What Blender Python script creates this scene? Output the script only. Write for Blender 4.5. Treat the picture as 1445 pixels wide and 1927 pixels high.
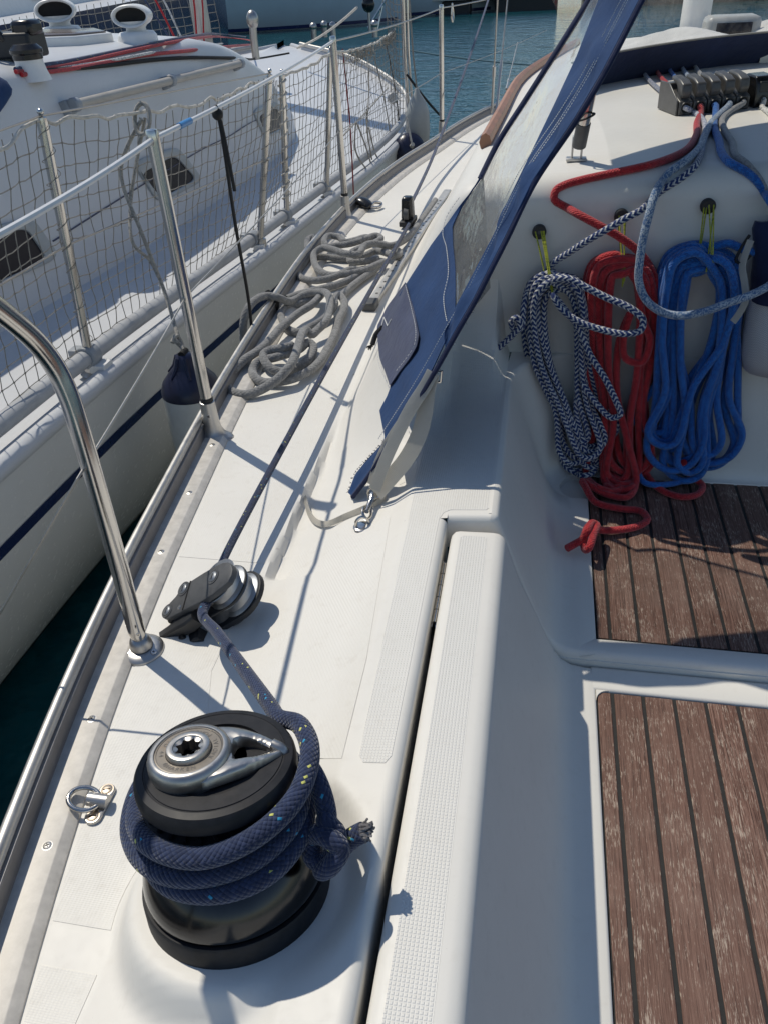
import bpy, bmesh, math, random
import numpy as np
from mathutils import Vector, Matrix
rnd = random.Random(7)
S = bpy.context.scene
for o in list(bpy.data.objects): bpy.data.objects.remove(o)

# ------------------------------------------------------------------ camera, light, exposure
F, PW, PH = 1450.0, 1445.0, 1927.0              # focal length and size of the photograph in its own pixels
CAM = np.array([0.0, 0.0, 0.85])
_d = np.array([120., 1990., F]); _d /= np.linalg.norm(_d)
_y = np.array([322., -(F*F + 322*120.)/1990., F]); _y /= np.linalg.norm(_y)
ROT = np.stack([np.cross(_y, -_d), _y, -_d])     # camera to world
cam = bpy.data.cameras.new('camera'); camo = bpy.data.objects.new('camera', cam); S.collection.objects.link(camo)
cam.sensor_fit = 'VERTICAL'; cam.sensor_height = 24.0; cam.lens = 24.0*F/PH
cam.clip_start = 0.02; cam.clip_end = 3000
r_, u_, b_ = ROT@[1, 0, 0], ROT@[0, -1, 0], ROT@[0, 0, -1]
camo.matrix_world = Matrix([[r_[i], u_[i], b_[i], CAM[i]] for i in range(3)] + [[0, 0, 0, 1]])
S.camera = camo

SUN = Vector((0.532, -0.39, -1.0)).normalized()   # direction the sunlight travels
elev = math.asin(-SUN.z); rot = math.atan2(-SUN.x, -SUN.y)
W = bpy.data.worlds.new('World'); S.world = W; W.use_nodes = True
nt = W.node_tree; sky = nt.nodes.new('ShaderNodeTexSky'); sky.sky_type = 'NISHITA'; sky.sun_disc = False
sky.sun_elevation = elev; sky.sun_rotation = rot; sky.altitude = 0; sky.air_density = 1.0; sky.dust_density = 0.2; sky.ozone_density = 1.5
bg = nt.nodes['Background']; nt.links.new(sky.outputs[0], bg.inputs[0]); bg.inputs[1].default_value = 0.097
sl = bpy.data.lights.new('sun', 'SUN'); sl.energy = 3.02; sl.angle = math.radians(0.55); sl.color = (1.0, 0.935, 0.815)
slo = bpy.data.objects.new('sun', sl); S.collection.objects.link(slo)
slo.rotation_euler = SUN.to_track_quat('-Z', 'Y').to_euler(); slo.location = (-4, 4, 9)
S.view_settings.view_transform = 'Standard'; S.view_settings.look = 'None'; S.view_settings.exposure = 0.07
S.view_settings.gamma = 1.0; S.view_settings.use_curve_mapping = False
S.render.engine = 'CYCLES'
S.cycles.max_bounces = 8; S.cycles.transparent_max_bounces = 12

# ------------------------------------------------------------------ measuring: a sight line of the photograph cut with a known plane of the place
def ray(px, py):
    return ROT@np.array([px-PW/2, py-PH/2, F])
def at(px, py, ax, v):
    r = ray(px, py); t = (v-CAM[ax])/r[ax]; return Vector(CAM+t*r)
def atz(px, py, z): return at(px, py, 2, z)
def aty(px, py, y): return at(px, py, 1, y)
def atx(px, py, x): return at(px, py, 0, x)
def atp(px, py, p, n):
    r = ray(px, py); n = np.array(n); t = np.dot(np.array(p)-CAM, n)/np.dot(r, n); return Vector(CAM+t*r)

def sstep(a, b, x):
    t = np.clip((x-a)/(b-a), 0, 1); return t*t*(3-2*t)
def lut(tab):
    xs = [a for a, b in tab]; ys = [b for a, b in tab]
    def f(x): return float(np.interp(x, xs, ys))
    return f
def smooth_lut(tab, n=400):
    # Catmull-Rom through a table (monotone first column)
    xs = np.array([a for a, b in tab]); ys = np.array([b for a, b in tab]); m = np.gradient(ys, xs)
    X = np.linspace(xs[0], xs[-1], n); i = np.clip(np.searchsorted(xs, X)-1, 0, len(xs)-2)
    h = xs[i+1]-xs[i]; t = (X-xs[i])/h
    Yv = (2*t**3-3*t**2+1)*ys[i]+(t**3-2*t**2+t)*h*m[i]+(-2*t**3+3*t**2)*ys[i+1]+(t**3-t**2)*h*m[i+1]
    return lambda x: np.interp(x, X, Yv)

# ------------------------------------------------------------------ mesh builder
def V(*a): return Vector(a)
def frame(axis, hint=None):
    a = Vector(axis).normalized(); h = Vector(hint) if hint else (V(0, 0, 1) if abs(a.z) < .9 else V(1, 0, 0))
    u = (h-a*h.dot(a)).normalized(); w = a.cross(u); return u, w, a
class MB:
    def __init__(s): s.v = []; s.f = []; s.uv = []; s.mi = []; s.m = 0
    def face(s, idx, uvs=None):
        s.f.append(tuple(idx)); s.uv.append(uvs if uvs else [(s.v[i][0], s.v[i][1]) for i in idx]); s.mi.append(s.m)
    def add(s, pts):
        n = len(s.v); s.v.extend([tuple(p) for p in pts]); return n
    def grid(s, rows, close=False, uvf=None, flip=False):
        n = s.add([p for r in rows for p in r]); k = len(rows[0]); m = len(rows)
        for i in range(m-1):
            for j in range(k if close else k-1):
                j2 = (j+1) % k
                q = [n+i*k+j, n+i*k+j2, n+(i+1)*k+j2, n+(i+1)*k+j]
                uv = None
                if uvf: uv = [uvf(i, j), uvf(i, j+1), uvf(i+1, j+1), uvf(i+1, j)]
                if flip: q.reverse(); uv = uv[::-1] if uv else None
                s.face(q, uv)
        return n
    def box(s, c, d, ax=None, taper=0):
        c = Vector(c); X, Y, Z = ax if ax else (V(1, 0, 0), V(0, 1, 0), V(0, 0, 1)); h = [q/2 for q in d]
        P = []
        for z in (-1, 1):
            k = 1-taper if z > 0 else 1
            for x, y in ((-1, -1), (1, -1), (1, 1), (-1, 1)): P.append(c+X*(x*h[0]*k)+Y*(y*h[1]*k)+Z*(z*h[2]))
        n = s.add(P)
        for q in ((3, 2, 1, 0), (4, 5, 6, 7), (0, 1, 5, 4), (1, 2, 6, 5), (2, 3, 7, 6), (3, 0, 4, 7)): s.face([n+i for i in q])
    def prism(s, poly, depth, axis=None):
        # polygon of 3-D points, extruded by the vector depth; poly counter-clockwise seen from +depth
        n = s.add([Vector(p) for p in poly]+[Vector(p)+Vector(depth) for p in poly]); k = len(poly)
        s.face([n+i for i in range(k)][::-1]); s.face([n+k+i for i in range(k)])
        for i in range(k): j = (i+1) % k; s.face([n+i, n+j, n+k+j, n+k+i])
    def bprism(s, poly, depth, b=0.002):
        # extruded polygon whose far rim is bevelled
        P = [Vector(p) for p in poly]; D = Vector(depth); c = sum(P, V(0, 0, 0))/len(P); dn = D.normalized()
        def inset(q): return [p+(c-p).normalized()*q for p in P]
        rows = [P, [p+D-dn*b for p in P], [p+D-dn*b*.3 for p in inset(b*.3)], [p+D for p in inset(b)]]
        n = s.grid(rows, close=True); k = len(P); s.face([n+i for i in range(k)][::-1]); s.face([n+3*k+i for i in range(k)])
    def tube(s, path, r, sides=8, cap=True, ref=None, flat=None):
        P = [Vector(p) for p in path]; n = len(P); rr = r if hasattr(r, '__len__') else [r]*n
        T = [(P[min(i+1, n-1)]-P[max(i-1, 0)]).normalized() for i in range(n)]
        u = ref and Vector(ref) or (V(0, 0, 1) if abs(T[0].z) < .9 else V(1, 0, 0)); rows = []; L = 0; Ls = []
        for i in range(n):
            u = (u-T[i]*u.dot(T[i])); u = u.normalized() if u.length > 1e-6 else frame(T[i])[0]; w = T[i].cross(u)
            if i: L += (P[i]-P[i-1]).length
            Ls.append(L)
            fl = flat or (1, 1)
            rows.append([P[i]+(u*math.cos(a)*fl[0]+w*math.sin(a)*fl[1])*rr[i] for a in [2*math.pi*k/sides for k in range(sides)]])
        c = 2*math.pi*(max(rr))
        n0 = s.grid(rows, close=True, uvf=lambda i, j: (Ls[i]/c, j/sides))
        if cap:
            s.face([n0+k for k in range(sides)][::-1]); e = n0+(n-1)*sides; s.face([e+k for k in range(sides)])
    def lathe(s, prof, c, axis=(0, 0, 1), n=40, hint=None, a0=0, a1=2*math.pi):
        u, w, a = frame(axis, hint); c = Vector(c); full = abs(a1-a0-2*math.pi) < 1e-6
        k = n if full else n+1
        rows = [[c+a*z+(u*math.cos(t)+w*math.sin(t))*max(r, 1e-5) for t in [a0+(a1-a0)*i/n for i in range(k)]] for r, z in prof]
        s.grid(rows, close=full, uvf=lambda i, j: (j/n*4, prof[i][1]*20))
    def ball(s, c, r, n=10, sc=(1, 1, 1)):
        pr = [(math.sin(math.pi*i/n), -math.cos(math.pi*i/n)) for i in range(n+1)]
        rows = [[Vector(c)+V(q*math.cos(2*math.pi*k/(2*n))*r*sc[0], q*math.sin(2*math.pi*k/(2*n))*r*sc[1], z*r*sc[2]) for k in range(2*n)] for q, z in pr]
        s.grid(rows, close=True)
    def build(s, name, mats, parent=None, smooth=40, loc=None, bevel=0):
        me = bpy.data.meshes.new(name); o = bpy.data.objects.new(name, me); S.collection.objects.link(o)
        off = V(0, 0, 0); p = parent
        while p: off += p.location; p = p.parent
        if loc is not None: o.location = Vector(loc)-off; off = Vector(loc)
        me.from_pydata([(a[0]-off.x, a[1]-off.y, a[2]-off.z) for a in s.v], [], s.f)
        ul = me.uv_layers.new(name='UVMap'); flat = [c for q in s.uv for w in q for c in w]
        ul.data.foreach_set('uv', flat)
        if not isinstance(mats, (list, tuple)): mats = [mats]
        for m in mats: me.materials.append(m)
        if len(mats) > 1: me.polygons.foreach_set('material_index', s.mi)
        if smooth is not None:
            me.polygons.foreach_set('use_smooth', [True]*len(me.polygons)); me.set_sharp_from_angle(angle=math.radians(smooth))
        me.update()
        if parent: o.parent = parent
        if bevel:
            b = o.modifiers.new('bevel', 'BEVEL'); b.width = bevel; b.segments = 2; b.limit_method = 'ANGLE'; b.angle_limit = math.radians(35); b.harden_normals = False
        return o
def tag(o, label=None, cat=None, group=None, kind=None):
    if label: o['label'] = label
    if cat: o['category'] = cat
    if group: o['group'] = group
    if kind: o['kind'] = kind
    return o
def thing(name, label, cat, loc=(0, 0, 0), group=None):
    o = bpy.data.objects.new(name, None); S.collection.objects.link(o); o.location = loc; o.empty_display_size = .05
    return tag(o, label, cat, group)
def copy_tree(o, parent=None):
    c = o.copy(); S.collection.objects.link(c); c.parent = parent
    for ch in list(o.children): copy_tree(ch, c)
    return c
def spline(pts, step=0.006, closed=False):
    P = [Vector(p) for p in pts]; n = len(P); out = []
    for i in range(n if closed else n-1):
        if closed: a, b, c, d = P[i-1], P[i], P[(i+1) % n], P[(i+2) % n]
        else: a, b, c, d = P[max(i-1, 0)], P[i], P[i+1], P[min(i+2, n-1)]
        # centripetal Catmull-Rom
        t0 = 0; t1 = t0+max((b-a).length, 1e-5)**.5; t2 = t1+max((c-b).length, 1e-5)**.5; t3 = t2+max((d-c).length, 1e-5)**.5
        k = max(2, int((c-b).length/step)+1)
        for j in range(k):
            t = t1+(t2-t1)*j/k
            A1 = a*((t1-t)/(t1-t0))+b*((t-t0)/(t1-t0)); A2 = b*((t2-t)/(t2-t1))+c*((t-t1)/(t2-t1)); A3 = c*((t3-t)/(t3-t2))+d*((t-t2)/(t3-t2))
            B1 = A1*((t2-t)/(t2-t0))+A2*((t-t0)/(t2-t0)); B2 = A2*((t3-t)/(t3-t1))+A3*((t-t1)/(t3-t1))
            out.append(B1*((t2-t)/(t2-t1))+B2*((t-t1)/(t2-t1)))
    if not closed: out.append(P[-1])
    else: out.append(out[0].copy())
    return out

# ------------------------------------------------------------------ materials
class E:
    def __init__(s, t, k): s.t = t; s.k = k
    def _m(s, op, b=None, c=None):
        n = s.t.nodes.new('ShaderNodeMath'); n.operation = op
        for i, x in enumerate((s, b, c)):
            if x is None: continue
            if isinstance(x, E): s.t.links.new(x.k, n.inputs[i])
            else: n.inputs[i].default_value = x
        return E(s.t, n.outputs[0])
    def __add__(s, b): return s._m('ADD', b)
    def __sub__(s, b): return s._m('SUBTRACT', b)
    def __mul__(s, b): return s._m('MULTIPLY', b)
    def fn(s, op, b=None, c=None): return s._m(op, b, c)
def newmat(name):
    m = bpy.data.materials.new(name); m.use_nodes = True; t = m.node_tree
    return m, t, t.nodes['Principled BSDF']
def setp(p, **k):
    for a, b in k.items():
        a = a.replace('_', ' ')
        if a in p.inputs: p.inputs[a].default_value = b
def col(c): return (c[0], c[1], c[2], 1)
def coords(t, kind='Object'):
    n = t.nodes.new('ShaderNodeTexCoord'); return n.outputs[kind]
def noise(t, vec, scale, detail=3, rough=.5, out=0, sc=None):
    n = t.nodes.new('ShaderNodeTexNoise'); n.inputs['Scale'].default_value = scale; n.inputs['Detail'].default_value = detail; n.inputs['Roughness'].default_value = rough
    if sc:
        mp = t.nodes.new('ShaderNodeMapping'); mp.inputs['Scale'].default_value = sc; t.links.new(vec, mp.inputs[0]); vec = mp.outputs[0]
    t.links.new(vec, n.inputs['Vector']); return E(t, n.outputs[out])
def ramp(t, e, stops):
    n = t.nodes.new('ShaderNodeValToRGB'); t.links.new(e.k, n.inputs[0]); el = n.color_ramp.elements
    while len(el) < len(stops): el.new(.5)
    for q, (p, c) in zip(el, stops): q.position = p; q.color = col(c) if hasattr(c, '__len__') else (c, c, c, 1)
    return n.outputs[0]
def mixc(t, f, a, b, mode='MIX'):
    n = t.nodes.new('ShaderNodeMix'); n.data_type = 'RGBA'; n.blend_type = mode
    ins = [i for i in n.inputs if i.type == 'RGBA']; fi = n.inputs[0]
    if isinstance(f, E): t.links.new(f.k, fi)
    else: fi.default_value = f
    for q, x in zip(ins, (a, b)):
        if hasattr(x, 'is_output'): t.links.new(x, q)
        else: q.default_value = col(x)
    return [o for o in n.outputs if o.type == 'RGBA'][0]
def bump(t, p, e, strength=.3, dist=.001, prev=None):
    n = t.nodes.new('ShaderNodeBump'); n.inputs['Strength'].default_value = strength; n.inputs['Distance'].default_value = dist
    t.links.new(e.k, n.inputs['Height'])
    if prev: t.links.new(prev.outputs[0], n.inputs['Normal'])
    t.links.new(n.outputs[0], p.inputs['Normal']); return n
def simple(name, c, rough=.5, metal=0, var=.12, scale=30, bs=0, spec=.5, coat=0, dirt=0):
    m, t, p = newmat(name); setp(p, Roughness=rough, Metallic=metal); p.inputs['Specular IOR Level'].default_value = spec
    if coat: p.inputs['Coat Weight'].default_value = coat; p.inputs['Coat Roughness'].default_value = .08
    o = coords(t); n = noise(t, o, scale, 4, .6)
    d = [max(0, x*(1-var)) for x in c]; l = [min(1, x*(1+var)) for x in c]
    k = ramp(t, n, [(.3, d), (.7, l)])
    if dirt:
        n2 = noise(t, o, scale*.35, 6, .7); k = mixc(t, n2.fn('SUBTRACT', .55).fn('MULTIPLY', 3*dirt).fn('MAXIMUM', 0).fn('MINIMUM', .6), k, (.16, .11, .07))
    t.links.new(k, p.inputs['Base Color'])
    r = n.fn('MULTIPLY_ADD', .2*rough+.03, rough-.1*rough); t.links.new(r.k, p.inputs['Roughness'])
    if bs: bump(t, p, noise(t, o, scale*6, 3), .4, bs)
    return m
M = {}
def gel(name, c=(.745, .722, .665), rough=.46, pattern=None, pitch=.004, depth=.0006, dirt=.35):
    m, t, p = newmat(name); setp(p, Roughness=rough); p.inputs['Specular IOR Level'].default_value = .30
    o = coords(t); n = noise(t, o, 3.0, 5, .6); n2 = noise(t, o, 55, 3, .6); n3 = noise(t, o, 420, 2, .5)
    k = ramp(t, n, [(.3, [x*.955 for x in c]), (.7, [min(1, x*1.03) for x in c])])
    k = mixc(t, n2.fn('SUBTRACT', .56).fn('MULTIPLY', 1.2*dirt).fn('MAXIMUM', 0), k, (.42, .36, .28))
    k = mixc(t, n3.fn('GREATER_THAN', .745).fn('MULTIPLY', .35*dirt), k, (.2, .16, .12))
    scf = noise(t, o, 26, 2, .5, sc=(1.0, .16, 1.0)); scp = noise(t, o, 2.1, 4, .6); k = mixc(t, scf.fn('SUBTRACT', .715).fn('MULTIPLY', 9).fn('MAXIMUM', 0).fn('MINIMUM', .5)*scp.fn('SUBTRACT', .47).fn('MULTIPLY', 4).fn('MAXIMUM', 0).fn('MINIMUM', 1.0)*dirt, k, (.25, .22, .19))
    k = mixc(t, scp.fn('SUBTRACT', .54).fn('MULTIPLY', 1.1*dirt).fn('MAXIMUM', 0).fn('MINIMUM', .25), k, (.50, .44, .35))
    t.links.new(k, p.inputs['Base Color'])
    t.links.new(n2.fn('MULTIPLY_ADD', .18, rough-.06).k, p.inputs['Roughness'])
    pv = None
    if pattern:
        uv = t.nodes.new('ShaderNodeSeparateXYZ'); t.links.new(coords(t, 'UV'), uv.inputs[0])
        x, y = E(t, uv.outputs[0]), E(t, uv.outputs[1]); w = 2*math.pi/pitch
        if pattern == 'grid': h = (x*w).fn('SINE').fn('MULTIPLY', 1.6).fn('ADD', .6).fn('MINIMUM', 1.) .fn('MINIMUM', (y*w).fn('SINE').fn('MULTIPLY', 1.6).fn('ADD', .6).fn('MINIMUM', 1.))
        else: h = ((x*.55+y)*w).fn('SINE')*((x*.55-y)*w).fn('SINE')
        pv = bump(t, p, h, .75, depth)
    bump(t, p, noise(t, o, 9, 2), .05, .004, pv)
    return m
M['gel'] = gel('white_gelcoat')
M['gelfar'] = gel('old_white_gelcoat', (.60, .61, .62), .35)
M['skid'] = gel('diamond_nonskid_gelcoat', (.75, .728, .672), .45, 'dia', .0046, .00014, .6)
M['skidgrid'] = gel('square_nonskid_gelcoat', (.735, .718, .670), .42, 'grid', .0040, .00035, .4)
M['gelhull'] = gel('white_hull_gelcoat', (.76, .765, .745), .22)
def steel(name, c=(.62, .60, .57), rough=.16, streak=.25, stain=.0):
    m, t, p = newmat(name); setp(p, Metallic=1.0, Roughness=rough); o = coords(t)
    n = noise(t, o, 25, 5, .7, sc=(1, 1, .25)); n2 = noise(t, o, 140, 3, .6)
    k = ramp(t, n, [(.3, [x*.8 for x in c]), (.65, c)])
    if stain: k = mixc(t, n.fn('SUBTRACT', .52).fn('MULTIPLY', 5*stain).fn('MAXIMUM', 0).fn('MINIMUM', .7), k, (.20, .12, .06))
    t.links.new(k, p.inputs['Base Color'])
    t.links.new((n*streak+n2*(streak*.4)).fn('ADD', rough-.15*streak-.05).fn('MAXIMUM', .03).k, p.inputs['Roughness'])
    return m
M['steel'] = steel('polished_stainless_steel', rough=.13, streak=.2, stain=.15)
M['cast'] = steel('cast_stainless_steel', (.55, .54, .52), .3, .3, .2)
M['chrome'] = steel('worn_chrome', (.52, .50, .47), .24, .35, .25)
M['drum'] = steel('dark_polished_bronze_drum', (.060, .060, .062), .11, .2)
M['alu'] = steel('satin_anodised_aluminium', (.60, .58, .54), .42, .25)
M['alucream'] = simple('weathered_anodised_strip', (.57, .54, .49), .5, .08, .14, 60, .0001, dirt=.15)
M['alugrey'] = steel('grey_anodised_sheave', (.42, .43, .44), .38, .2)
M['blackp'] = simple('black_nylon', (.018, .019, .021), .45, 0, .3, 60, .0002)
M['greyp'] = simple('dark_grey_nylon', (.075, .077, .079), .5, 0, .2, 70, .0002, dirt=.1)
M['blackg'] = simple('glossy_black_plastic', (.012, .012, .013), .22, 0, .3, 40)
M['darkring'] = simple('matt_black_anodised', (.017, .017, .019), .5, 0, .3, 90, .0001, spec=.3, dirt=.12)
M['gasket'] = simple('black_caulk', (.018, .018, .017), .75, 0, .3, 120, .0003)
M['rubber'] = simple('black_rubber', (.02, .02, .02), .65, 0, .3, 60)
M['pvc'] = simple('grey_rubbing_tube', (.40, .41, .42), .45, 0, .12, 15, dirt=.25)
M['pvcc'] = simple('grey_clamp_plastic', (.30, .32, .34), .45, 0, .12, 25)
M['navyband'] = simple('navy_paint_and_shade', (.012, .022, .085), .25, 0, .1, 8)
M['navyvinyl'] = simple('navy_fender_vinyl', (.012, .016, .045), .32, 0, .2, 20)
M['whitevinyl'] = simple('off_white_fender_vinyl', (.60, .61, .58), .4, 0, .08, 14, dirt=.3)
M['whitep'] = simple('white_plastic', (.76, .76, .74), .35, 0, .05, 20)
M['clutch'] = simple('dark_clutch_plastic', (.085, .083, .080), .35, 0, .25, 60, .0001, dirt=.1)
M['ringface'] = steel('dull_engraved_bronze', (.26, .235, .205), .42, .3, .5)
M['hole'] = simple('dark_opening', (.008, .008, .008), .8, 0, .1)
M['smoke'] = simple('smoked_acrylic', (.014, .013, .020), .22, 0, .2, 6, spec=.18)
M['portframe'] = simple('grey_portlight_frame', (.36, .38, .38), .4, 0, .08, 20)
M['paintw'] = simple('white_lifeline_cover', (.74, .74, .73), .4, 0, .06, 30)
M['bluetape'] = simple('blue_tape', (.05, .25, .55), .4, 0, .1)
M['wire'] = steel('stainless_wire', (.45, .43, .40), .35, .3)
M['cordgrey'] = simple('dirty_net_cord', (.25, .235, .205), .85, 0, .25, 60)
M['cordwhite'] = simple('dirty_white_cord', (.56, .53, .47), .85, 0, .25, 60, .0006, dirt=.3)
M['cordblack'] = simple('black_cord', (.012, .012, .013), .7, 0, .3, 60)
M['cordred'] = simple('dark_red_cord', (.24, .035, .035), .8, 0, .3, 80)
M['webbing'] = None
def cloth(name, c, wv=.0009, rough=.85, var=.15, sheen=.2, ribs=None, bs=.0002):
    m, t, p = newmat(name); setp(p, Roughness=rough); p.inputs['Sheen Weight'].default_value = sheen; p.inputs['Specular IOR Level'].default_value = .25
    o = coords(t); n = noise(t, o, 9, 5, .65); k = ramp(t, n, [(.3, [x*(1-var) for x in c]), (.72, [min(1, x*(1+var)) for x in c])])
    t.links.new(k, p.inputs['Base Color'])
    pv = bump(t, p, noise(t, o, 14, 4, .6), .6, .008)
    if ribs:
        uv = t.nodes.new('ShaderNodeSeparateXYZ'); t.links.new(coords(t, 'UV'), uv.inputs[0])
        bump(t, p, (E(t, uv.outputs[0])*(2*math.pi*ribs)).fn('SINE'), .6, bs, pv)
    else: bump(t, p, noise(t, o, 1/wv, 1), .4, bs, pv)
    return m
M['canvas'] = cloth('royal_blue_canvas', (.014, .045, .128), sheen=.05)
M['canvasd'] = cloth('navy_binding', (.010, .018, .060), var=.25)
M['patch'] = cloth('faded_navy_leatherette', (.045, .055, .105), var=.2, rough=.6)
M['webbing'] = cloth('white_webbing', (.62, .60, .55), ribs=9, var=.08)
t_ = M['webbing'].node_tree; p_ = t_.nodes['Principled BSDF']; o_ = [n for n in t_.nodes if n.type == 'OUTPUT_MATERIAL'][0]
tl_ = t_.nodes.new('ShaderNodeBsdfTranslucent'); tl_.inputs[0].default_value = (.80, .77, .70, 1); mx_ = t_.nodes.new('ShaderNodeMixShader'); mx_.inputs[0].default_value = .5
t_.links.new(p_.outputs[0], mx_.inputs[1]); t_.links.new(tl_.outputs[0], mx_.inputs[2]); t_.links.new(mx_.outputs[0], o_.inputs[0])
M['stitch'] = simple('white_thread', (.62, .62, .60), .8, 0, .1)
def rope_mat(name, c1, c2=None, frac=0.0, cells=6, depth=.0010, fleck=None, rough=.8, parity=False, fl=.985, third=None):
    m, t, p = newmat(name); setp(p, Roughness=rough); p.inputs['Specular IOR Level'].default_value = .3; p.inputs['Sheen Weight'].default_value = .3
    uv = t.nodes.new('ShaderNodeSeparateXYZ'); t.links.new(coords(t, 'UV'), uv.inputs[0])
    u, v = E(t, uv.outputs[0]), E(t, uv.outputs[1])
    a, b = (u+v)*float(cells), (u-v)*float(cells)
    fa, fb = a.fn('FLOOR'), b.fn('FLOOR')
    cx = t.nodes.new('ShaderNodeCombineXYZ'); t.links.new(fa.k, cx.inputs[0]); t.links.new(fb.fn('FLOORED_MODULO', float(cells) if False else 997.0).k, cx.inputs[1])
    wn = t.nodes.new('ShaderNodeTexWhiteNoise'); wn.noise_dimensions = '2D'; t.links.new(cx.outputs[0], wn.inputs['Vector']); w = E(t, wn.outputs['Value'])
    ca, cb = a.fn('FRACT')-.5, b.fn('FRACT')-.5
    par = (fa+fb).fn('FLOORED_MODULO', 2.0)
    # over-and-under strands: each diamond cell is a small oval bump
    h = (ca*ca+cb*cb).fn('MULTIPLY', -2.2).fn('ADD', 1.0)
    o = coords(t); n = noise(t, o, 40, 4, .6)
    k = ramp(t, n, [(.3, [x*.82 for x in c1]), (.7, [min(1, x*1.12) for x in c1])])
    if c2:
        if parity: sel = ((u*4.0+(v*3.0).fn('FRACT').fn('SUBTRACT', .5).fn('ABSOLUTE')*1.5+w*.22).fn('FRACT')).fn('GREATER_THAN', frac)
        else: sel = w.fn('LESS_THAN', frac)
        k = mixc(t, sel, k, c2)
    if third: k = mixc(t, w.fn('GREATER_THAN', .8), k, third)
    if fleck:
        for i, fc in enumerate(fleck): k = mixc(t, (w.fn('GREATER_THAN', fl+i*(1-fl)/len(fleck)))*(w.fn('LESS_THAN', fl+(i+1)*(1-fl)/len(fleck)))*(cb.fn('ABSOLUTE').fn('LESS_THAN', .30)), k, fc)
    dk = h.fn('MULTIPLY_ADD', .5, .52).fn('MINIMUM', 1.0)
    mul = mixc(t, 1.0, k, (1, 1, 1), 'MULTIPLY'); 
    t.links.new(mul, p.inputs['Base Color'])
    pv = bump(t, p, h, .9, depth); bump(t, p, noise(t, o, 900, 2), .35, .0005, pv)
    return m
M['r_navy'] = rope_mat('navy_braid_rope', (.020, .031, .074), (.028, .042, .096), .4, 11, .0013, [(.62, .62, .16), (.03, .30, .50)], fl=.979, rough=.9)
M['r_navyfar'] = rope_mat('navy_sheet_rope', (.036, .052, .115), None, 0, 8, .0010, [(.6, .6, .15), (.1, .4, .6)], fl=.978)
M['r_red'] = rope_mat('red_braid_rope', (.40, .010, .017), (.52, .022, .028), .5, 8, .0019, rough=.6)
M['r_blue'] = rope_mat('bright_blue_braid_rope', (.008, .105, .40), (.014, .15, .50), .5, 8, .0019, rough=.6)
M['r_bw'] = rope_mat('blue_and_white_braid_rope', (.60, .60, .58), (.014, .036, .14), .38, 7, .0009, parity=True)
M['r_speck'] = rope_mat('blue_grey_speckled_rope', (.40, .46, .52), (.075, .15, .29), .5, 17, .0005)
M['r_lilac'] = rope_mat('pale_grey_flecked_rope', (.52, .54, .60), (.16, .20, .32), .3, 9, .0007)
M['r_grey'] = rope_mat('grey_braid_line', (.30, .30, .30), (.2, .2, .21), .3, 9, .0007)
M['r_white'] = rope_mat('white_flecked_line', (.66, .65, .62), (.10, .12, .14), .2, 8, .0007)
M['r_dock'] = rope_mat('fuzzy_grey_mooring_rope', (.245, .245, .24), (.19, .19, .187), .4, 7, .0012, rough=.95)
M['r_yel'] = rope_mat('yellow_thin_cord', (.50, .52, .03), (.16, .2, .02), .3, 5, .0004)
M['r_handrope'] = rope_mat('weathered_grey_cord', (.36, .34, .30), (.25, .24, .21), .35, 6, .0005)
def teak():
    m, t, p = newmat('weathered_teak'); o = coords(t)
    inf = t.nodes.new('ShaderNodeObjectInfo'); rv = E(t, inf.outputs['Random'])
    ad = t.nodes.new('ShaderNodeVectorMath'); ad.operation = 'MULTIPLY_ADD'
    t.links.new(inf.outputs['Random'], ad.inputs[0]); ad.inputs[1].default_value = (7.3, 13.1, 5.7); t.links.new(o, ad.inputs[2]); vec = ad.outputs[0]
    g = noise(t, vec, 60, 5, .7, sc=(11, .22, 1)); g2 = noise(t, vec, 22, 4, .6, sc=(3, .25, 1)); big = noise(t, vec, 5, 4, .6)
    k = ramp(t, g, [(.38, (.058, .028, .020)), (.5, (.172, .090, .066)), (.61, (.295, .178, .136))])
    k = mixc(t, rv.fn('MULTIPLY', .5), k, (.215, .125, .095)); k = mixc(t, (rv*7.3).fn('FRACT').fn('MULTIPLY', .4), k, (.085, .042, .03)); k = mixc(t, big.fn('SUBTRACT', .45).fn('MULTIPLY', 1.3).fn('MAXIMUM', 0).fn('MINIMUM', .45), k, (.10, .052, .038))
    fl = noise(t, vec, 260, 3, .65, sc=(3.4, .24, 1)); patchy = noise(t, vec, 17, 5, .7)
    thr = (fl*.75+patchy*.42+g2*.12).fn('SUBTRACT', .705).fn('MULTIPLY', 12).fn('MAXIMUM', 0).fn('MINIMUM', .75)
    pore = noise(t, vec, 160, 2, .5, sc=(4, .12, 1)); k = mixc(t, pore.fn('SUBTRACT', .60).fn('MULTIPLY', 7).fn('MAXIMUM', 0).fn('MINIMUM', .7), k, (.035, .018, .014)); wear = noise(t, o, 3.2, 5, .7).fn('SUBTRACT', .52).fn('MULTIPLY', 2.2).fn('MAXIMUM', 0).fn('MINIMUM', .32); k = mixc(t, wear, k, (.30, .22, .18))
    k = mixc(t, thr, k, (.50, .41, .33))
    t.links.new(k, p.inputs['Base Color']); setp(p, Roughness=.62); p.inputs['Specular IOR Level'].default_value = .3
    pv = bump(t, p, g, .7, .0012); bump(t, p, noise(t, vec, 300, 2, .5, sc=(3, .2, 1)), .5, .0006, pv)
    return m
M['teak'] = teak()
M['woodrail'] = simple('varnished_pinkish_wood', (.36, .17, .095), .45, 0, .2, 14)
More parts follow.
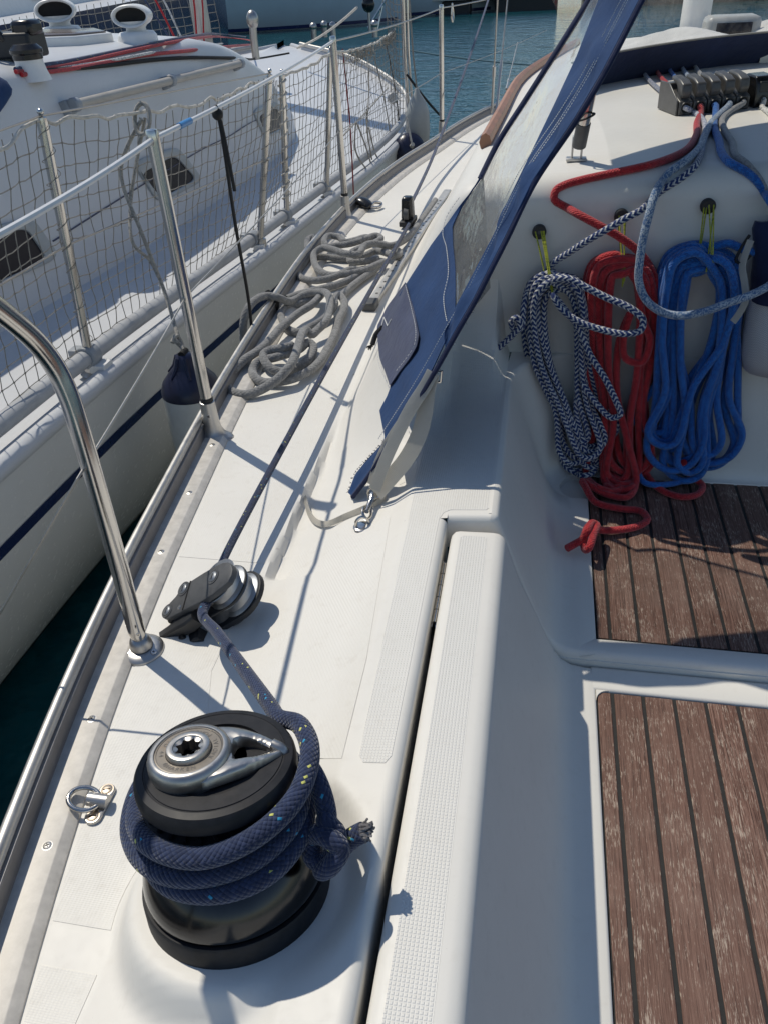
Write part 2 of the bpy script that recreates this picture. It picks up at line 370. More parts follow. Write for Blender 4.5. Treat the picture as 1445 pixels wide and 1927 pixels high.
def clearv(name, hz, hk, diff):
    m, t, p = newmat(name); nt_ = t
    for n in list(t.nodes):
        if n.type != 'OUTPUT_MATERIAL': t.nodes.remove(n)
    out = [n for n in t.nodes if n.type == 'OUTPUT_MATERIAL'][0]
    tr = t.nodes.new('ShaderNodeBsdfTransparent'); tr.inputs[0].default_value = (.94, .94, .92, 1)
    gl = t.nodes.new('ShaderNodeBsdfGlossy'); gl.inputs['Roughness'].default_value = .07; gl.inputs[0].default_value = (.9, .9, .9, 1)
    di = t.nodes.new('ShaderNodeMixShader'); di.inputs[0].default_value = diff; d1 = t.nodes.new('ShaderNodeBsdfTranslucent'); d1.inputs[0].default_value = (.75, .74, .70, 1); d2 = t.nodes.new('ShaderNodeBsdfDiffuse'); d2.inputs[0].default_value = (.60, .58, .53, 1); t.links.new(d1.outputs[0], di.inputs[1]); t.links.new(d2.outputs[0], di.inputs[2])
    o = coords(t); n = noise(t, o, 16, 4, .6, sc=(1, .35, .35)); b = t.nodes.new('ShaderNodeBump'); b.inputs['Strength'].default_value = .5; b.inputs['Distance'].default_value = .010; t.links.new(n.k, b.inputs['Height']); t.links.new(b.outputs[0], gl.inputs['Normal'])
    fr = t.nodes.new('ShaderNodeLayerWeight'); t.links.new(b.outputs[0], fr.inputs['Normal'])
    m1 = t.nodes.new('ShaderNodeMixShader'); haze = noise(t, o, 7, 6, .7, sc=(1, .4, .4)).fn('MULTIPLY_ADD', hk, hz).fn('MAXIMUM', 0.0).fn('MINIMUM', .95)
    t.links.new(haze.k, m1.inputs[0]); t.links.new(tr.outputs[0], m1.inputs[1]); t.links.new(di.outputs[0], m1.inputs[2])
    m2 = t.nodes.new('ShaderNodeMixShader'); t.links.new(E(t, fr.outputs['Facing']).fn('POWER', 3.5).fn('MULTIPLY_ADD', .55, .045).k, m2.inputs[0]); t.links.new(m1.outputs[0], m2.inputs[1]); t.links.new(gl.outputs[0], m2.inputs[2])
    t.links.new(m2.outputs[0], out.inputs[0]); return m
M['vinyl'] = clearv('clear_window_vinyl', -.17, .40, .3); M['vinylside'] = clearv('crazed_window_vinyl', -.05, .46, .6)
def water():
    m, t, p = newmat('harbour_water'); setp(p, Roughness=.06, IOR=1.33); o = coords(t)
    n = noise(t, o, 1.6, 4, .6, sc=(1, 1.8, 1)); n2 = noise(t, o, 7, 3, .6, sc=(1, 1.5, 1))
    k = ramp(t, n, [(.35, (.004, .050, .066)), (.7, (.009, .085, .105))]); t.links.new(k, p.inputs['Base Color'])
    pv = bump(t, p, n, .5, .10); bump(t, p, n2, .5, .03, pv); return m
M['water'] = water()

# ================================================================== THE SETTING: harbour water
wb = MB(); wb.grid([[V(x, y, -.95) for x in (-900, -60, -12, -4, 4, 12, 60, 900)] for y in (-300, -20, -4, 2, 8, 20, 60, 1500)])
tag(wb.build('water', M['water'], smooth=None), kind='structure')

# ================================================================== OUR YACHT
yacht = thing('sailing_yacht', 'white sailing yacht with teak cockpit seats filling the right and middle of the view', 'yacht', (0, 0, 0))
bead_x = smooth_lut([(-1.2, -.15), (-.6, -.30), (0, -.455), (.4, -.555), (.6, -.596), (.84, -.634), (1.17, -.672), (1.5, -.705), (2.0, -.738), (2.55, -.757), (3.2, -.735), (3.88, -.652), (4.3, -.565), (4.85, -.455), (5.57, -.25), (6.5, .05), (7.6, .5), (8.4, .95)])
def rail_n(y):
    t = V(float(bead_x(y+.01)-bead_x(y-.01)), .02, 0).normalized(); return V(t.y, -t.x, 0)    # inboard
WC = V(-.265, .390, 0); WR = .122; ZP = .055; WAX = V(-.054, .201, .978).normalized()              # winch and its round plinth
cab_lo = smooth_lut([(1.0, -.41), (2.4, -.415), (3.2, -.40), (4.0, -.29), (5, -.08), (6, .22), (7.2, .7)])
cab_hi = smooth_lut([(1.0, -.145), (1.7, -.135), (2.4, -.11), (3.2, -.07), (3.9, .03), (5, .24), (6, .5), (7.2, .95)])
def coam(x): return np.interp(x, [-.42, -.395, -.30, -.215, -.185, -.11, -.03], [0, .001, .030, .062, .082, .094, .100])
def deckz(x, y):
    z = coam(x)
    g = sstep(3.2, 1.0, y)*sstep(.925, .95, y)*.020          # shallow gutter inboard of the side deck
    z = z-g*sstep(-.416, -.406, x)*sstep(-.27, -.40, x)
    r = math.hypot(x-WC.x, y-WC.y); k = float(sstep(WR+.022, WR-.012, r))
    z = z*(1-k)+(ZP-WAX.x/WAX.z*(x-WC.x)-WAX.y/WAX.z*(y-WC.y))*k
    q = float(sstep(1.22, 1.62, y))*float(sstep(-.15, -.27, x))  # cabin flank blend, widened unseen under the flap to block the sun
    if q > 0: z = z*(1-q)+cabz(x, 1.705)*q
    if y > 1.40 and x > -.40:
        s_ = min(1, (y-1.40)/.251); z += .20*(1-math.sqrt(max(0, 1-s_*s_)))*float(sstep(-.042, -.075, x))*(1-q)
    return float(z)
def cabz(x, y):
    lo, hi = float(cab_lo(y)), float(cab_hi(y)); t = (x-lo)/(hi-lo)
    if t <= 0: return 0.0
    top = .455-.02*max(0, y-3); fade = 1-float(sstep(4.5, 7.2, y)); top *= .25+.75*fade
    if t < 1.0: return top*float(np.interp(t, [0, .06, .14, .5, .84, .93, 1.0], [0, .02, .09, .52, .93, .982, 1.0]))
    d = x-hi; return top+.085*min(d, 1.2)-.05*min(d, 1.2)**2
YB = 1.65; RB = .055
# deck sheets
mb = MB(); ys = list(np.linspace(-.8, 1.012, 230)); rows = []
for y in ys:
    a = float(bead_x(y))+.004; b = -.113; xs = np.linspace(a, b-.012, 92); row = [V(x, y, deckz(x, y)) for x in xs]
    z0 = deckz(b-.012, y)
    row += [V(b-.012+.012*math.sin(t), y, z0-.012+.012*math.cos(t)) for t in (.4, .8, 1.2, 1.57)]+[V(b, y, z0-.05), V(b, y, -.12)]
    rows.append(row)
mb.grid(rows)
rows = []
for y in np.linspace(1.012, YB+RB+.004, 92):
    a = float(bead_x(y))+.004; xs = list(np.linspace(a, -.125, 91))+[-.113]; rows.append([V(x, y, deckz(x, y)) for x in xs])
mb.grid(rows)
rows = []                                                     # top strip forward of the locker lid
for i, (y, dz) in enumerate([(1.012, -.06), (1.0125, -.012), (1.015, -.0045), (1.0195, -.001), (1.024, 0)]+[(q, 0) for q in np.linspace(1.05, 1.53, 24)]+[(q, 0) for q in (1.56, 1.59, 1.61, 1.63, 1.645, 1.66)]):
    rows.append([V(x, y, deckz(x, y)+dz) for x in np.linspace(-.113, -.042, 10)])
mb.grid(rows)
rows = []                                                     # forward deck and cabin trunk
for y in list(np.linspace(YB+RB, 4.4, 75))+list(np.linspace(4.5, 8.3, 30)):
    a = float(bead_x(y))+.004; lo = float(cab_lo(min(y, 7.2))); hi = float(cab_hi(min(y, 7.2))); lo = max(lo, a+.02); yy = min(y, 7.2)
    xs = list(np.linspace(a, lo, 14))[:-1]+list(np.linspace(lo, hi, 26))[:-1]+list(np.linspace(hi, hi+1.7, 22)); rows.append([V(x, y, cabz(x, yy)) for x in xs])
mb.grid(rows)
# cabin bulkhead: rounded top edge, then the vertical face (one strip of rows)
lo, hi = float(cab_lo(1.7)), float(cab_hi(1.7)); xs = list(np.linspace(lo, hi, 26))[:-1]+list(np.linspace(hi, hi+1.7, 40)); rows = []
for k in range(9):
    t = math.pi/2*k/8; row = []
    for x in xs:
        zt = cabz(x, YB+RB); r = min(RB, max(.002, zt*.5)); row.append(V(x, YB+RB-RB*math.sin(t), zt-r*(1-math.cos(t))))
    rows.append(row)
zb = lambda x: min(coam(x), cabz(x, YB+RB)*.5) if x < -.04 else .098
for f in (.33, .66, 1.0): rows.append([V(x, YB, (rows[8][i].z)*(1-f)+zb(x)*f) for i, x in enumerate(xs)])
mb.grid(rows)
deck = mb.build('deck_moulding', M['gel'], yacht, smooth=50)
# cockpit wall swept round the corner, with the rounded lip towards the locker lid
prof = [(-.012, .100), (-.005, .0985), (-.001, .095), (.002, .088), (.030, .010), (.060, -.070), (.088, -.140), (.100, -.163), (.113, -.178), (.130, -.187), (.150, -.190), (.1835, -.1905), (.1865, -.1925), (.1875, -.206)]
nrm = []
for i in range(len(prof)):
    a, b = prof[max(i-1, 0)], prof[min(i+1, len(prof)-1)]; d, z = b[0]-a[0], b[1]-a[1]; L = math.hypot(d, z); nrm.append((-z/L, d/L))   # towards the cockpit
nrm[0] = (0.2, .98)
path = [(1.012, .030, 1), (1.0125, .011, 1), (1.015, .0045, 1), (1.0195, .001, 1), (1.024, 0, 1)]
rows = []
for y, off, k in path: rows.append([V(-.030+p[0]-q[0]*off, y, p[1]-q[1]*off) for p, q in zip(prof, nrm)])
for y in np.linspace(1.06, 1.50, 10): rows.append([V(-.030+p[0], y, p[1]) for p in prof])
for i in range(1, 13):
    t = math.pi/2*i/12; k = 1-.72*i/12; cx, cy, R = -.030+.15, 1.50, .15
    rows.append([V(cx-math.cos(t)*(R-p[0]*k), cy+math.sin(t)*(R-p[0]*k), p[1]) for p in prof])
for x in np.linspace(.16, 1.5, 12): rows.append([V(x, 1.65-p[0]*.28, p[1]) for p in prof])
wall = MB(); wall.grid(rows, flip=True)
top = [r[0] for r in rows[4:28]]                              # the coaming top behind the rounded corner
top = [V(-.042, 1.024, .0998)]+[r[0] for r in rows[4:28]]; k = len(top)
outer = [V(-.047, min(r.y, 1.70), .0995) if r.x < -.03 else V(-.047+(r.x+.042)*1.0, 1.70, .0995) for r in top]
n = wall.add(outer+top)
for i in range(k-1): wall.face([n+i, n+k+i, n+k+i+1, n+i+1])
sl_b = MB(); sl_b.box((.80, 1.36, -.2155), (1.44, .70, .02)); sl_b.build('seat_base', M['gel'], yacht, smooth=None)
wall.build('cockpit_coaming', M['gel'], yacht, smooth=50)
# bridge seat: lip along its aft edge
sb = MB(); rows = []
for y, z in [(1.055, -.206), (1.0535, -.193), (1.051, -.1905), (1.024, -.1900), (1.0195, -.1910), (1.015, -.1945), (1.0125, -.201), (1.012, -.225), (1.016, -.26)]:
    rows.append([V(x, y, z) for x in (.128, .3, .6, 1.5)])
sb.grid(rows, flip=False); seatfront = sb.build('seat_lip', M['gel'], yacht, smooth=50)
for px, py in ((1273, 1273), (1408, 1280)):
    hb = MB(); q = aty(px, py, 1.0118); hb.lathe([(0, 0), (.0042, 0), (.0052, .0006), (.0052, -.002)], q, (0, -1, 0), 14); hb.build('drain_hole', M['hole'], seatfront)
# locker lid: one moulding of top strip, backrest and seat frame, hinged on the outboard side
lid = MB()
lp = [(-.104, -.10), (-.104, .070), (-.1025, .079), (-.098, .0852), (-.090, .0876), (-.036, .0890), (-.026, .0872), (-.0180, .081), (-.0140, .071), (.010, -.005), (.045, -.093), (.073, -.160), (.084, -.182), (.096, -.199), (.113, -.210), (.138, -.2145), (.1500, -.2150), (.1535, -.2165), (.1550, -.2200), (.1555, -.2385)]
ln = []
for i in range(len(lp)):
    a, b = lp[max(i-1, 0)], lp[min(i+1, len(lp)-1)]; d, z = b[0]-a[0], b[1]-a[1]; L = math.hypot(d, z); ln.append((-z/L, d/L))
rows = [[V(p[0], y, p[1]) for p in lp] for y in np.linspace(-.8, .955, 30)]
for y, off in [(.975, 0), (.985, .0008), (.990, .003), (.9935, .008), (.995, .02), (.995, .06)]:
    sh = lambda p: .0135*float(sstep(-.02, .05, p[0]))*float(sstep(.955, .99, y))
    rows.append([V(p[0]-q[0]*off, y+sh(p), p[1]-q[1]*off) if off < .05 else V(p[0]*.85-.01, y+sh(p), p[1]-.03) for p, q in zip(lp, ln)])
lid.grid(rows, flip=True)
lid_o = lid.build('locker_lid', M['gel'], yacht, smooth=50)
lf = MB(); pr = []
for y, z in [(.952, -.2385), (.9525, -.220), (.9545, -.2165), (.958, -.215), (.998, -.215), (1.005, -.2165), (1.0085, -.222), (1.0085, -.27)]: pr.append([V(x, y, z) for x in (.1490, .3, .6, 1.5)])
lf.grid(pr, flip=True)
for cx_, cy_, sx, sy in ((.1551, .9523, 1, -1),):            # rounded corner of the recess
    cp = [V(cx_, cy_, -.2155)]+[V(cx_+.022-.022*math.cos(t), cy_-.022+.022*math.sin(t), -.2155) for t in np.linspace(0, math.pi/2, 8)]
    lf.prism([V(q.x, q.y, -.2385) for q in cp[::-1]], (0, 0, .0228))
lf.build('seat_frame', M['gel'], lid_o, smooth=50)
# moulded non-skid panels, standing 1 mm proud of the gelcoat
def panel(name, outline, zf, mat, h=.0006, step=.011, uvrot=0, parent=yacht):
    # outline: plan polygon; filled by clipping a fine grid, rim closed
    bm = bmesh.new(); P = [V(p[0], p[1], 0) for p in outline]
    out = []
    for i in range(len(P)):
        a, b = P[i], P[(i+1) % len(P)]; k = max(1, int((b-a).length/.012)); out += [a.lerp(b, j/k) for j in range(k)]
    f = bm.faces.new([bm.verts.new(p) for p in out])
    x0, x1 = min(p.x for p in out), max(p.x for p in out); y0, y1 = min(p.y for p in out), max(p.y for p in out)
    x = x0+step
    while x < x1: bmesh.ops.bisect_plane(bm, geom=bm.verts[:]+bm.edges[:]+bm.faces[:], plane_co=(x, 0, 0), plane_no=(1, 0, 0)); x += step
    y = y0+step*3
    while y < y1: bmesh.ops.bisect_plane(bm, geom=bm.verts[:]+bm.edges[:]+bm.faces[:], plane_co=(0, y, 0), plane_no=(0, 1, 0)); y += step*3
    r = MB(); ids = {}
    for v in bm.verts: ids[v] = r.add([V(v.co.x, v.co.y, zf(v.co.x, v.co.y)+h)])
    c, s_ = math.cos(uvrot), math.sin(uvrot)
    for q in bm.faces:
        vs = list(q.verts)
        if q.normal.z < 0: vs.reverse()
        r.face([ids[v] for v in vs], [(v.co.x*c+v.co.y*s_, -v.co.x*s_+v.co.y*c) for v in vs])
    for e in bm.edges:
        if len(e.link_faces) == 1:
            a, b = e.verts; n = r.add([r.v[ids[a]], r.v[ids[b]], V(*r.v[ids[b]])-V(0, 0, h*1.5), V(*r.v[ids[a]])-V(0, 0, h*1.5)]); r.face([n, n+1, n+2, n+3])
    bm.free(); return r.build(name, mat, parent, smooth=30)
def rrect(x0, x1, y0, y1, r=.012):
    o = []
    for cx, cy, a in ((x1-r, y1-r, 0), (x0+r, y1-r, 90), (x0+r, y0+r, 180), (x1-r, y0+r, 270)):
        o += [(cx+r*math.cos(math.radians(a+t)), cy+r*math.sin(math.radians(a+t))) for t in (0, 30, 60, 90)]
    return o
inn = lambda y, d=.066: float(bead_x(y))+d
def side_panel(y0, y1, xr, n=14):
    l = [(inn(y), y) for y in np.linspace(y1, y0, n)]; return l+[(xr(y), y) for y in np.linspace(y0, y1, n)]
panel('nonskid_panel', side_panel(-.5, .300, lambda y: -.40), deckz, M['skid'])
def xr1(y): return -.375 if (y > .60 or y < .2) else -.255-math.sqrt(max(0, .156**2-(y-.382)**2)) if abs(y-.382) < .154 else -.375
panel('nonskid_panel', side_panel(.345, .93, lambda y: min(xr1(y), -.392 if y < .6 else -.43 if y > .72 else -.43+(.72-y)*.3), 40), deckz, M['skid'])
panel('nonskid_panel', side_panel(.97, 1.9, lambda y: -.425, 20), deckz, M['skid'])
panel('nonskid_panel', [(-.372, .60), (-.245, .56), (-.185, .54), (-.187, .70), (-.215, 1.05), (-.30, 1.06), (-.375, 1.02), (-.385, .95), (-.350, .86)], deckz, M['skid'], uvrot=.5)
panel('nonskid_panel', [(-.235, -.5), (-.17, -.5), (-.17, .18), (-.20, .235), (-.235, .22)], deckz, M['skid'], uvrot=.4)
cz = lambda x, y: deckz(x, y) if x < -.113 else .0985+.0005*0+max(0, (coam(x)-.0985))
strip = [(-.165, .545), (-.158, .535), (-.132, .535), (-.126, .545), (-.126, 1.01), (-.120, 1.028), (-.110, 1.034), (-.052, 1.034), (-.046, 1.04), (-.046, 1.50), (-.060, 1.56), (-.205, 1.56), (-.205, 1.30), (-.180, 1.09)]
panel('tread_strip', strip[::1], lambda x, y: deckz(x, y), M['skidgrid'])
panel('tread_strip', rrect(-.088, -.044, -.6, .975, .008), lambda x, y: .0876+(x+.09)*.018, M['skidgrid'], parent=lid_o)
# teak seats: planks laid on a black caulking bed
def seat(name, x0, y0, y1, ztop, parent):
    b = MB(); b.box(((x0+1.5)/2, (y0+y1)/2, ztop-.009), (1.5-x0, y1-y0, .014)); bed = b.build(name, M['gasket'], parent, smooth=None)
    edges = [x0+.0015]+[.183+.0517*k for k in range(0, 26)]; k = 0; protos = {}
    for a, c in zip(edges[:-1], edges[1:]):
        a2 = a+(.003 if k else 0); c2 = c-.003; w = round(c2-a2, 4)
        if w not in protos:
            p = MB(); bb = .0012; X = [-w/2, -w/2, -w/2+bb, w/2-bb, w/2, w/2]; Z = [-.008, -bb, 0, 0, -bb, -.008]
            L = y1-y0-.004; p.grid([[V(x, y, z) for x, z in zip(X, Z)] for y in np.linspace(-L/2, L/2, 2)], flip=False)
            p.face([0, 1, 2, 3, 4, 5]); p.face([11, 10, 9, 8, 7, 6])
            p.v = [(v[0]+(a2+c2)/2, v[1]+(y0+y1)/2, v[2]+ztop) for v in p.v]
            o = p.build('plank', M['teak'], bed, loc=((a2+c2)/2, (y0+y1)/2, ztop+rnd.uniform(-.0003, .0003))); protos[w] = o
        else:
            o = protos[w].copy(); S.collection.objects.link(o); o.location = V((a2+c2)/2, (y0+y1)/2, ztop+rnd.uniform(-.0003, .0003)); o.parent = bed
        k += 1
    return bed
seat('teak_seat', .1565, -.75, .9510, -.2185, yacht)
seat('teak_seat', .1590, 1.0555, 1.606, -.1925, yacht)
# hinge of the lid
hg = MB(); A = V(-.1085, .935, .058); B = V(-.1085, .80, .058)
for k in range(5): a = A.lerp(B, k/5+.005); b = A.lerp(B, (k+1)/5-.005); hg.tube([a, b], .0055, 12)
hg.box((-.1115, .8675, .035), (.0015, .15, .05)); hg.box((-.1055, .8675, .035), (.0015, .15, .05))
hg.build('hinge', M['steel'], lid_o)
# hull side
hb = MB(); rows = []
for y in list(np.linspace(-1.2, 8.3, 50)):
    x = float(bead_x(y))-.005; rows.append([V(x, y, .0), V(x+.005, y, -.15), V(x+.03, y, -.45), V(x+.10, y, -.8), V(x+.25, y, -1.15)])
hb.grid(rows, flip=True); hb.build('hull', M['gelhull'], yacht)
# toe rail: screwed flange, upright web and a round bead on top
tb = MB(); pr = [(.060, .0), (.0595, .003), (.050, .0108), (.048, .0115), (.012, .0115), (.0105, .014), (.0095, .032), (.0125, .036), (.011, .039), (.006, .0395), (.0075, .046), (.004, .051), (-.001, .053), (-.006, .051), (-.009, .046), (-.009, .040), (-.006, .035), (-.0045, .030), (-.0045, -.02)]
rows = []
for y in list(np.linspace(-1.0, 8.2, 150)):
    c = V(float(bead_x(y)), y, 0); n = rail_n(y); rows.append([c+n*d+V(0, 0, z) for d, z in pr])
tb.grid(rows, flip=True); kk = len(pr)-1
tb.mi = [1 if 4 <= f % kk <= 8 else 0 for f in range(len(tb.f))]; tr = tb.build('toe_rail', [M['alucream'], steel('shaded_grey_web', (.26, .26, .27), .5, .2)], yacht, smooth=32)  # web's inboard faces coloured darker, painting in the channel's shade
bd = MB(); bd.tube([V(float(bead_x(y))-.001, y, .0462) for y in np.linspace(-1.0, 8.2, 150)], .0078, 12)
bd.build('rail_bead', M['alu'], tr)
def screw(c, r, up=(0, 0, 1), spin=0.0, cross=True):
    b = MB(); c = Vector(c); u, w, a = frame(up); b.lathe([(r, 0), (r*.98, .0006), (r*.86, .0011), (0, .0012)], c, up, 18); b.m = 1
    X = u*math.cos(spin)+w*math.sin(spin); Y = a.cross(X)
    b.box(c+a*.0012, (r*(.95 if cross else 1.3), r*.2, .0007), (X, Y, a))
    if cross: b.box(c+a*.0012, (r*.2, r*.95, .0007), (X, Y, a))
    b.m = 0; b.lathe([(r*1.22, .0002), (r*1.0, .0004)], c, up, 18); return b
for i, (px, py) in enumerate([(66, 1600), (158, 1358), (232, 1178), (290, 1040), (340, 928), (385, 838)]):
    q = atz(px, py, .0115); q.x = float(bead_x(q.y)); q = q+rail_n(q.y)*.036; q.z = .0113
    screw(q, .0052, (0, 0, 1), rnd.uniform(0, 1.5)).build('screw', [M['cast'], M['hole']], tr)
# genoa track beside the cabin, and its end stop
tk = MB(); A, B = atz(700, 568, .012), atz(842, 358, .012); A.z = B.z = 0.0
d = (B-A).normalized(); u = V(d.y, -d.x, 0); tk.box((A+B)/2+V(0, 0, .008), (.032, (B-A).length, .016), (u, d, V(0, 0, 1)))
trk = tk.build('track', M['alu'], yacht, bevel=.003)
for k in range(22):
    hl = MB(); hl.lathe([(0, .0005), (.0045, .0005), (.0045, -.001)], A+d*(.06+k*.05)+V(0, 0, .016), (0, 0, 1), 10); hl.build('stop_hole', M['hole'], trk)
en = MB(); en.box(A+V(0, 0, .0125)-d*.022, (.042, .05, .025), (u, d, V(0, 0, 1))); en.build('end_stop', M['greyp'], trk, bevel=.004)
# long moulded edge line and wooden rail on the cabin side
wr = MB(); pts = []
for y in np.linspace(2.05, 4.6, 30): x = float(cab_hi(y))-.012; pts.append(V(x, y, cabz(x, y)+.012))
wr.tube(pts, .02, 8, flat=(1.0, .75), ref=(0, 0, 1)); wr.build('wooden_rail', M['woodrail'], yacht)

# ------------------------------------------------------------------ helpers that find a point lying on our deck
def surf(x, y):
    if y < YB:
        if y < 1.0: return deckz(x, y) if x < -.113 else (.0885 if x < -.03 else -.215)
        return deckz(x, y) if x < -.035 else -.19
    if y < YB+RB and x > float(cab_lo(1.7)):
        zt = cabz(x, YB+RB); r = min(RB, max(.002, zt*.5)); s_ = 1-(y-YB)/RB; return zt-r*(1-math.sqrt(max(0, 1-s_*s_)))
    return cabz(x, min(y, 7.2))
def ond(px, py, h=0.0):
    r = ray(px, py)/F; t = .3
    while t < 9:
        p = CAM+r*t
        if p[2] < surf(p[0], p[1])+h: break
        t += .02 if t > .5 else .01
    a, b = t-.02, t
    for _ in range(14):
        m = (a+b)/2; p = CAM+r*m
        if p[2] < surf(p[0], p[1])+h: b = m
        else: a = m
    return Vector(CAM+r*b)
def trace(seq, r):
    # ('d', px, py, lift) lies on the deck; ('y', px, py, y) hangs at that distance; Vector as it is
    o = []
    for q in seq:
        if isinstance(q, Vector): o.append(q)
        elif q[0] == 'd': o.append(ond(q[1], q[2], r+(q[3] if len(q) > 3 else 0)))
        elif q[0] == 'z': o.append(atz(q[1], q[2], q[3]))
        elif q[0] == 'x': o.append(atx(q[1], q[2], q[3]))
        else: o.append(aty(q[1], q[2], q[3]))
    return o
def rope(name, seq, r, mat, label, cat='rope', group=None, sides=12, step=.006, parent=None, ends=True):
    b = MB(); P = spline(trace(seq, r), step); b.tube(P, r, sides)
    o = b.build(name, mat, parent)
    if label: tag(o, label, cat, group)
    return o

# ------------------------------------------------------------------ winch
wz = ZP; wn = thing('winch', 'big chrome and black sheet winch with navy rope wound round its drum', 'winch', (WC.x, WC.y, wz))
b = MB(); b.lathe([(.0, .0), (.0940, -.022), (.0940, .022), (.0925, .025), (.085, .025)], (WC.x, WC.y, wz), n=72); b.build('base_ring', M['darkring'], wn, smooth=35)
b = MB(); b.lathe([(.086, .0255), (.0900, .027), (.0912, .031), (.0906, .038), (.0885, .049), (.0845, .060), (.0795, .069), (.0752, .075), (.0720, .081), (.070, .09), (.069, .125), (.070, .130)], (WC.x, WC.y, wz), n=80); b.build('drum', M['drum'], wn, smooth=35)
b = MB(); b.lathe([(.05, .124), (.068, .124), (.0725, .128), (.0745, .132), (.074, .135), (.062, .138), (.058, .141)], (WC.x, WC.y, wz), n=72)
for k in range(30):
    a = 2*math.pi*k/30; u = V(math.cos(a+.5), math.sin(a+.5), 0); c = V(WC.x+math.cos(a)*.066, WC.y+math.sin(a)*.066, wz+.139); b.box(c, (.014, .0025, .004), (u, V(-u.y, u.x, 0), V(0, 0, 1)))
b.build('lower_jaw', M['darkring'], wn, smooth=35)
b = MB(); b.lathe([(.058, .150), (.062, .147), (.073, .149), (.0765, .152), (.0770, .156), (.0762, .164), (.0735, .1685), (.067, .1702), (.0662, .1694), (.0650, .1694), (.0645, .1704), (.049, .1712), (.0485, .168), (.03, .168)], (WC.x, WC.y, wz), n=80); b.build('upper_jaw', M['darkring'], wn, smooth=35)
# feeder arm: cup round the socket and a flat arm with a triangular opening reaching over the rim
ZT = wz+.1675; AN = math.radians(19); AX = V(math.cos(AN), math.sin(AN), 0); AY = V(-AX.y, AX.x, 0); HC = V(WC.x-.019, WC.y-.010, 0)
b = MB(); b.lathe([(.0395, -.002), (.0385, .002), (.0395, .008), (.0393, .015), (.0378, .0200), (.0345, .0222), (.0322, .0220), (.0316, .0205), (.0305, .0190), (.0212, .0190), (.0207, .0240), (.0198, .0262), (.0175, .0272), (.0142, .0264), (.0132, .0242)], (HC.x, HC.y, ZT), n=72)
def closed_pts(pts, n):
    P = spline([V(x, y, 0) for x, y in pts], .002, closed=True)[:-1]; L = [0]
    for i in range(len(P)): L.append(L[-1]+(P[(i+1) % len(P)]-P[i]).length)
    Q = P+[P[0]]; return [V(*[np.interp(L[-1]*j/n, L, [q[k] for q in Q]) for k in range(3)]) for j in range(n)]
oa = closed_pts([(.012, .0365), (.030, .0345), (.050, .0255), (.066, .0130), (.0735, .0040), (.0735, -.0035), (.066, -.0115), (.050, -.0235), (.030, -.0340), (.012, -.0370), (.024, -.0200), (.029, .0), (.024, .0200)], 90)
ia = closed_pts([(.041, .0135), (.050, .0130), (.061, .0060), (.0655, .0005), (.061, -.0050), (.050, -.0120), (.041, -.0140), (.038, -.007), (.037, .0), (.038, .007)], 90)
def near0(P, ref):
    k = max(range(len(P)), key=lambda i: P[i].x+P[i].y*1e-3); return P[k:]+P[:k]
oa, ia = near0(oa, 0), near0(ia, 0)
if sum(p.x*q.y-p.y*q.x for p, q in zip(oa, oa[1:])) < 0: oa = [oa[0]]+oa[:0:-1]
if sum((p.x-.05)*q.y-p.y*(q.x-.05) for p, q in zip(ia, ia[1:])) < 0: ia = [ia[0]]+ia[:0:-1]
# match the hole's points to the outline by angle about the hole's middle
def byang(P):
    return [min(P, key=lambda q: abs((math.atan2(q.y, q.x-.052)-t+math.pi) % (2*math.pi)-math.pi)) for t in [2*math.pi*i/90 for i in range(90)]]
oa, ia = byang(oa), byang(ia)
hz = lambda p: .0165-.010*max(0, (p.x-.03)/.045)**1.5
wd_ = lambda p, z: HC+AX*(p.x if p.x < .03 else .03+(p.x-.03)*1.28)+AY*p.y+V(0, 0, ZT+z)
rows = [[wd_(p, hz(p)-.013) for p in oa], [wd_(p, hz(p)-.004) for p in oa], [wd_(p.lerp(q, .12), hz(p)-.0008) for p, q in zip(oa, ia)], [wd_(p.lerp(q, .3), hz(p)) for p, q in zip(oa, ia)], [wd_(p.lerp(q, .75), hz(p)-.0002) for p, q in zip(oa, ia)], [wd_(p.lerp(q, .92), hz(p)-.0012) for p, q in zip(oa, ia)], [wd_(q, hz(q)-.004) for q in ia], [wd_(q, hz(q)-.013) for q in ia]]
b.grid(rows, close=True)
b.tube(spline([wd_(V(.066, .006, 0), .008), wd_(V(.073, .001, 0), .004), wd_(V(.074, .0, 0), -.004)], .002), .0055, 10)
# chrome star round the winch-handle socket
st = []
for k in range(64):
    a = 2*math.pi*k/64; f = (k % 8)/8; r = .0128-.0034*abs(math.sin(math.pi*f)); st.append((r*math.cos(a), r*math.sin(a)))
b.grid([[V(HC.x+.0137*math.cos(2*math.pi*k/64), HC.y+.0137*math.sin(2*math.pi*k/64), ZT+.0252) for k in range(64)], [V(HC.x+x, HC.y+y, ZT+.0238) for x, y in st], [V(HC.x+x, HC.y+y, ZT+.012) for x, y in st]], close=True)
arm_o = b.build('feeder_arm', M['chrome'], wn, smooth=40)
b = MB(); b.lathe([(.0316, .0204), (.0302, .0207), (.0298, .0203), (.0216, .0203), (.0213, .0210)], (HC.x, HC.y, ZT), n=64); b.build('engraved_ring', M['ringface'], wn, smooth=30)
b = MB(); b.lathe([(.0140, .006), (.0, .006)], (HC.x, HC.y, ZT), n=32); b.build('socket', M['hole'], wn, smooth=20)
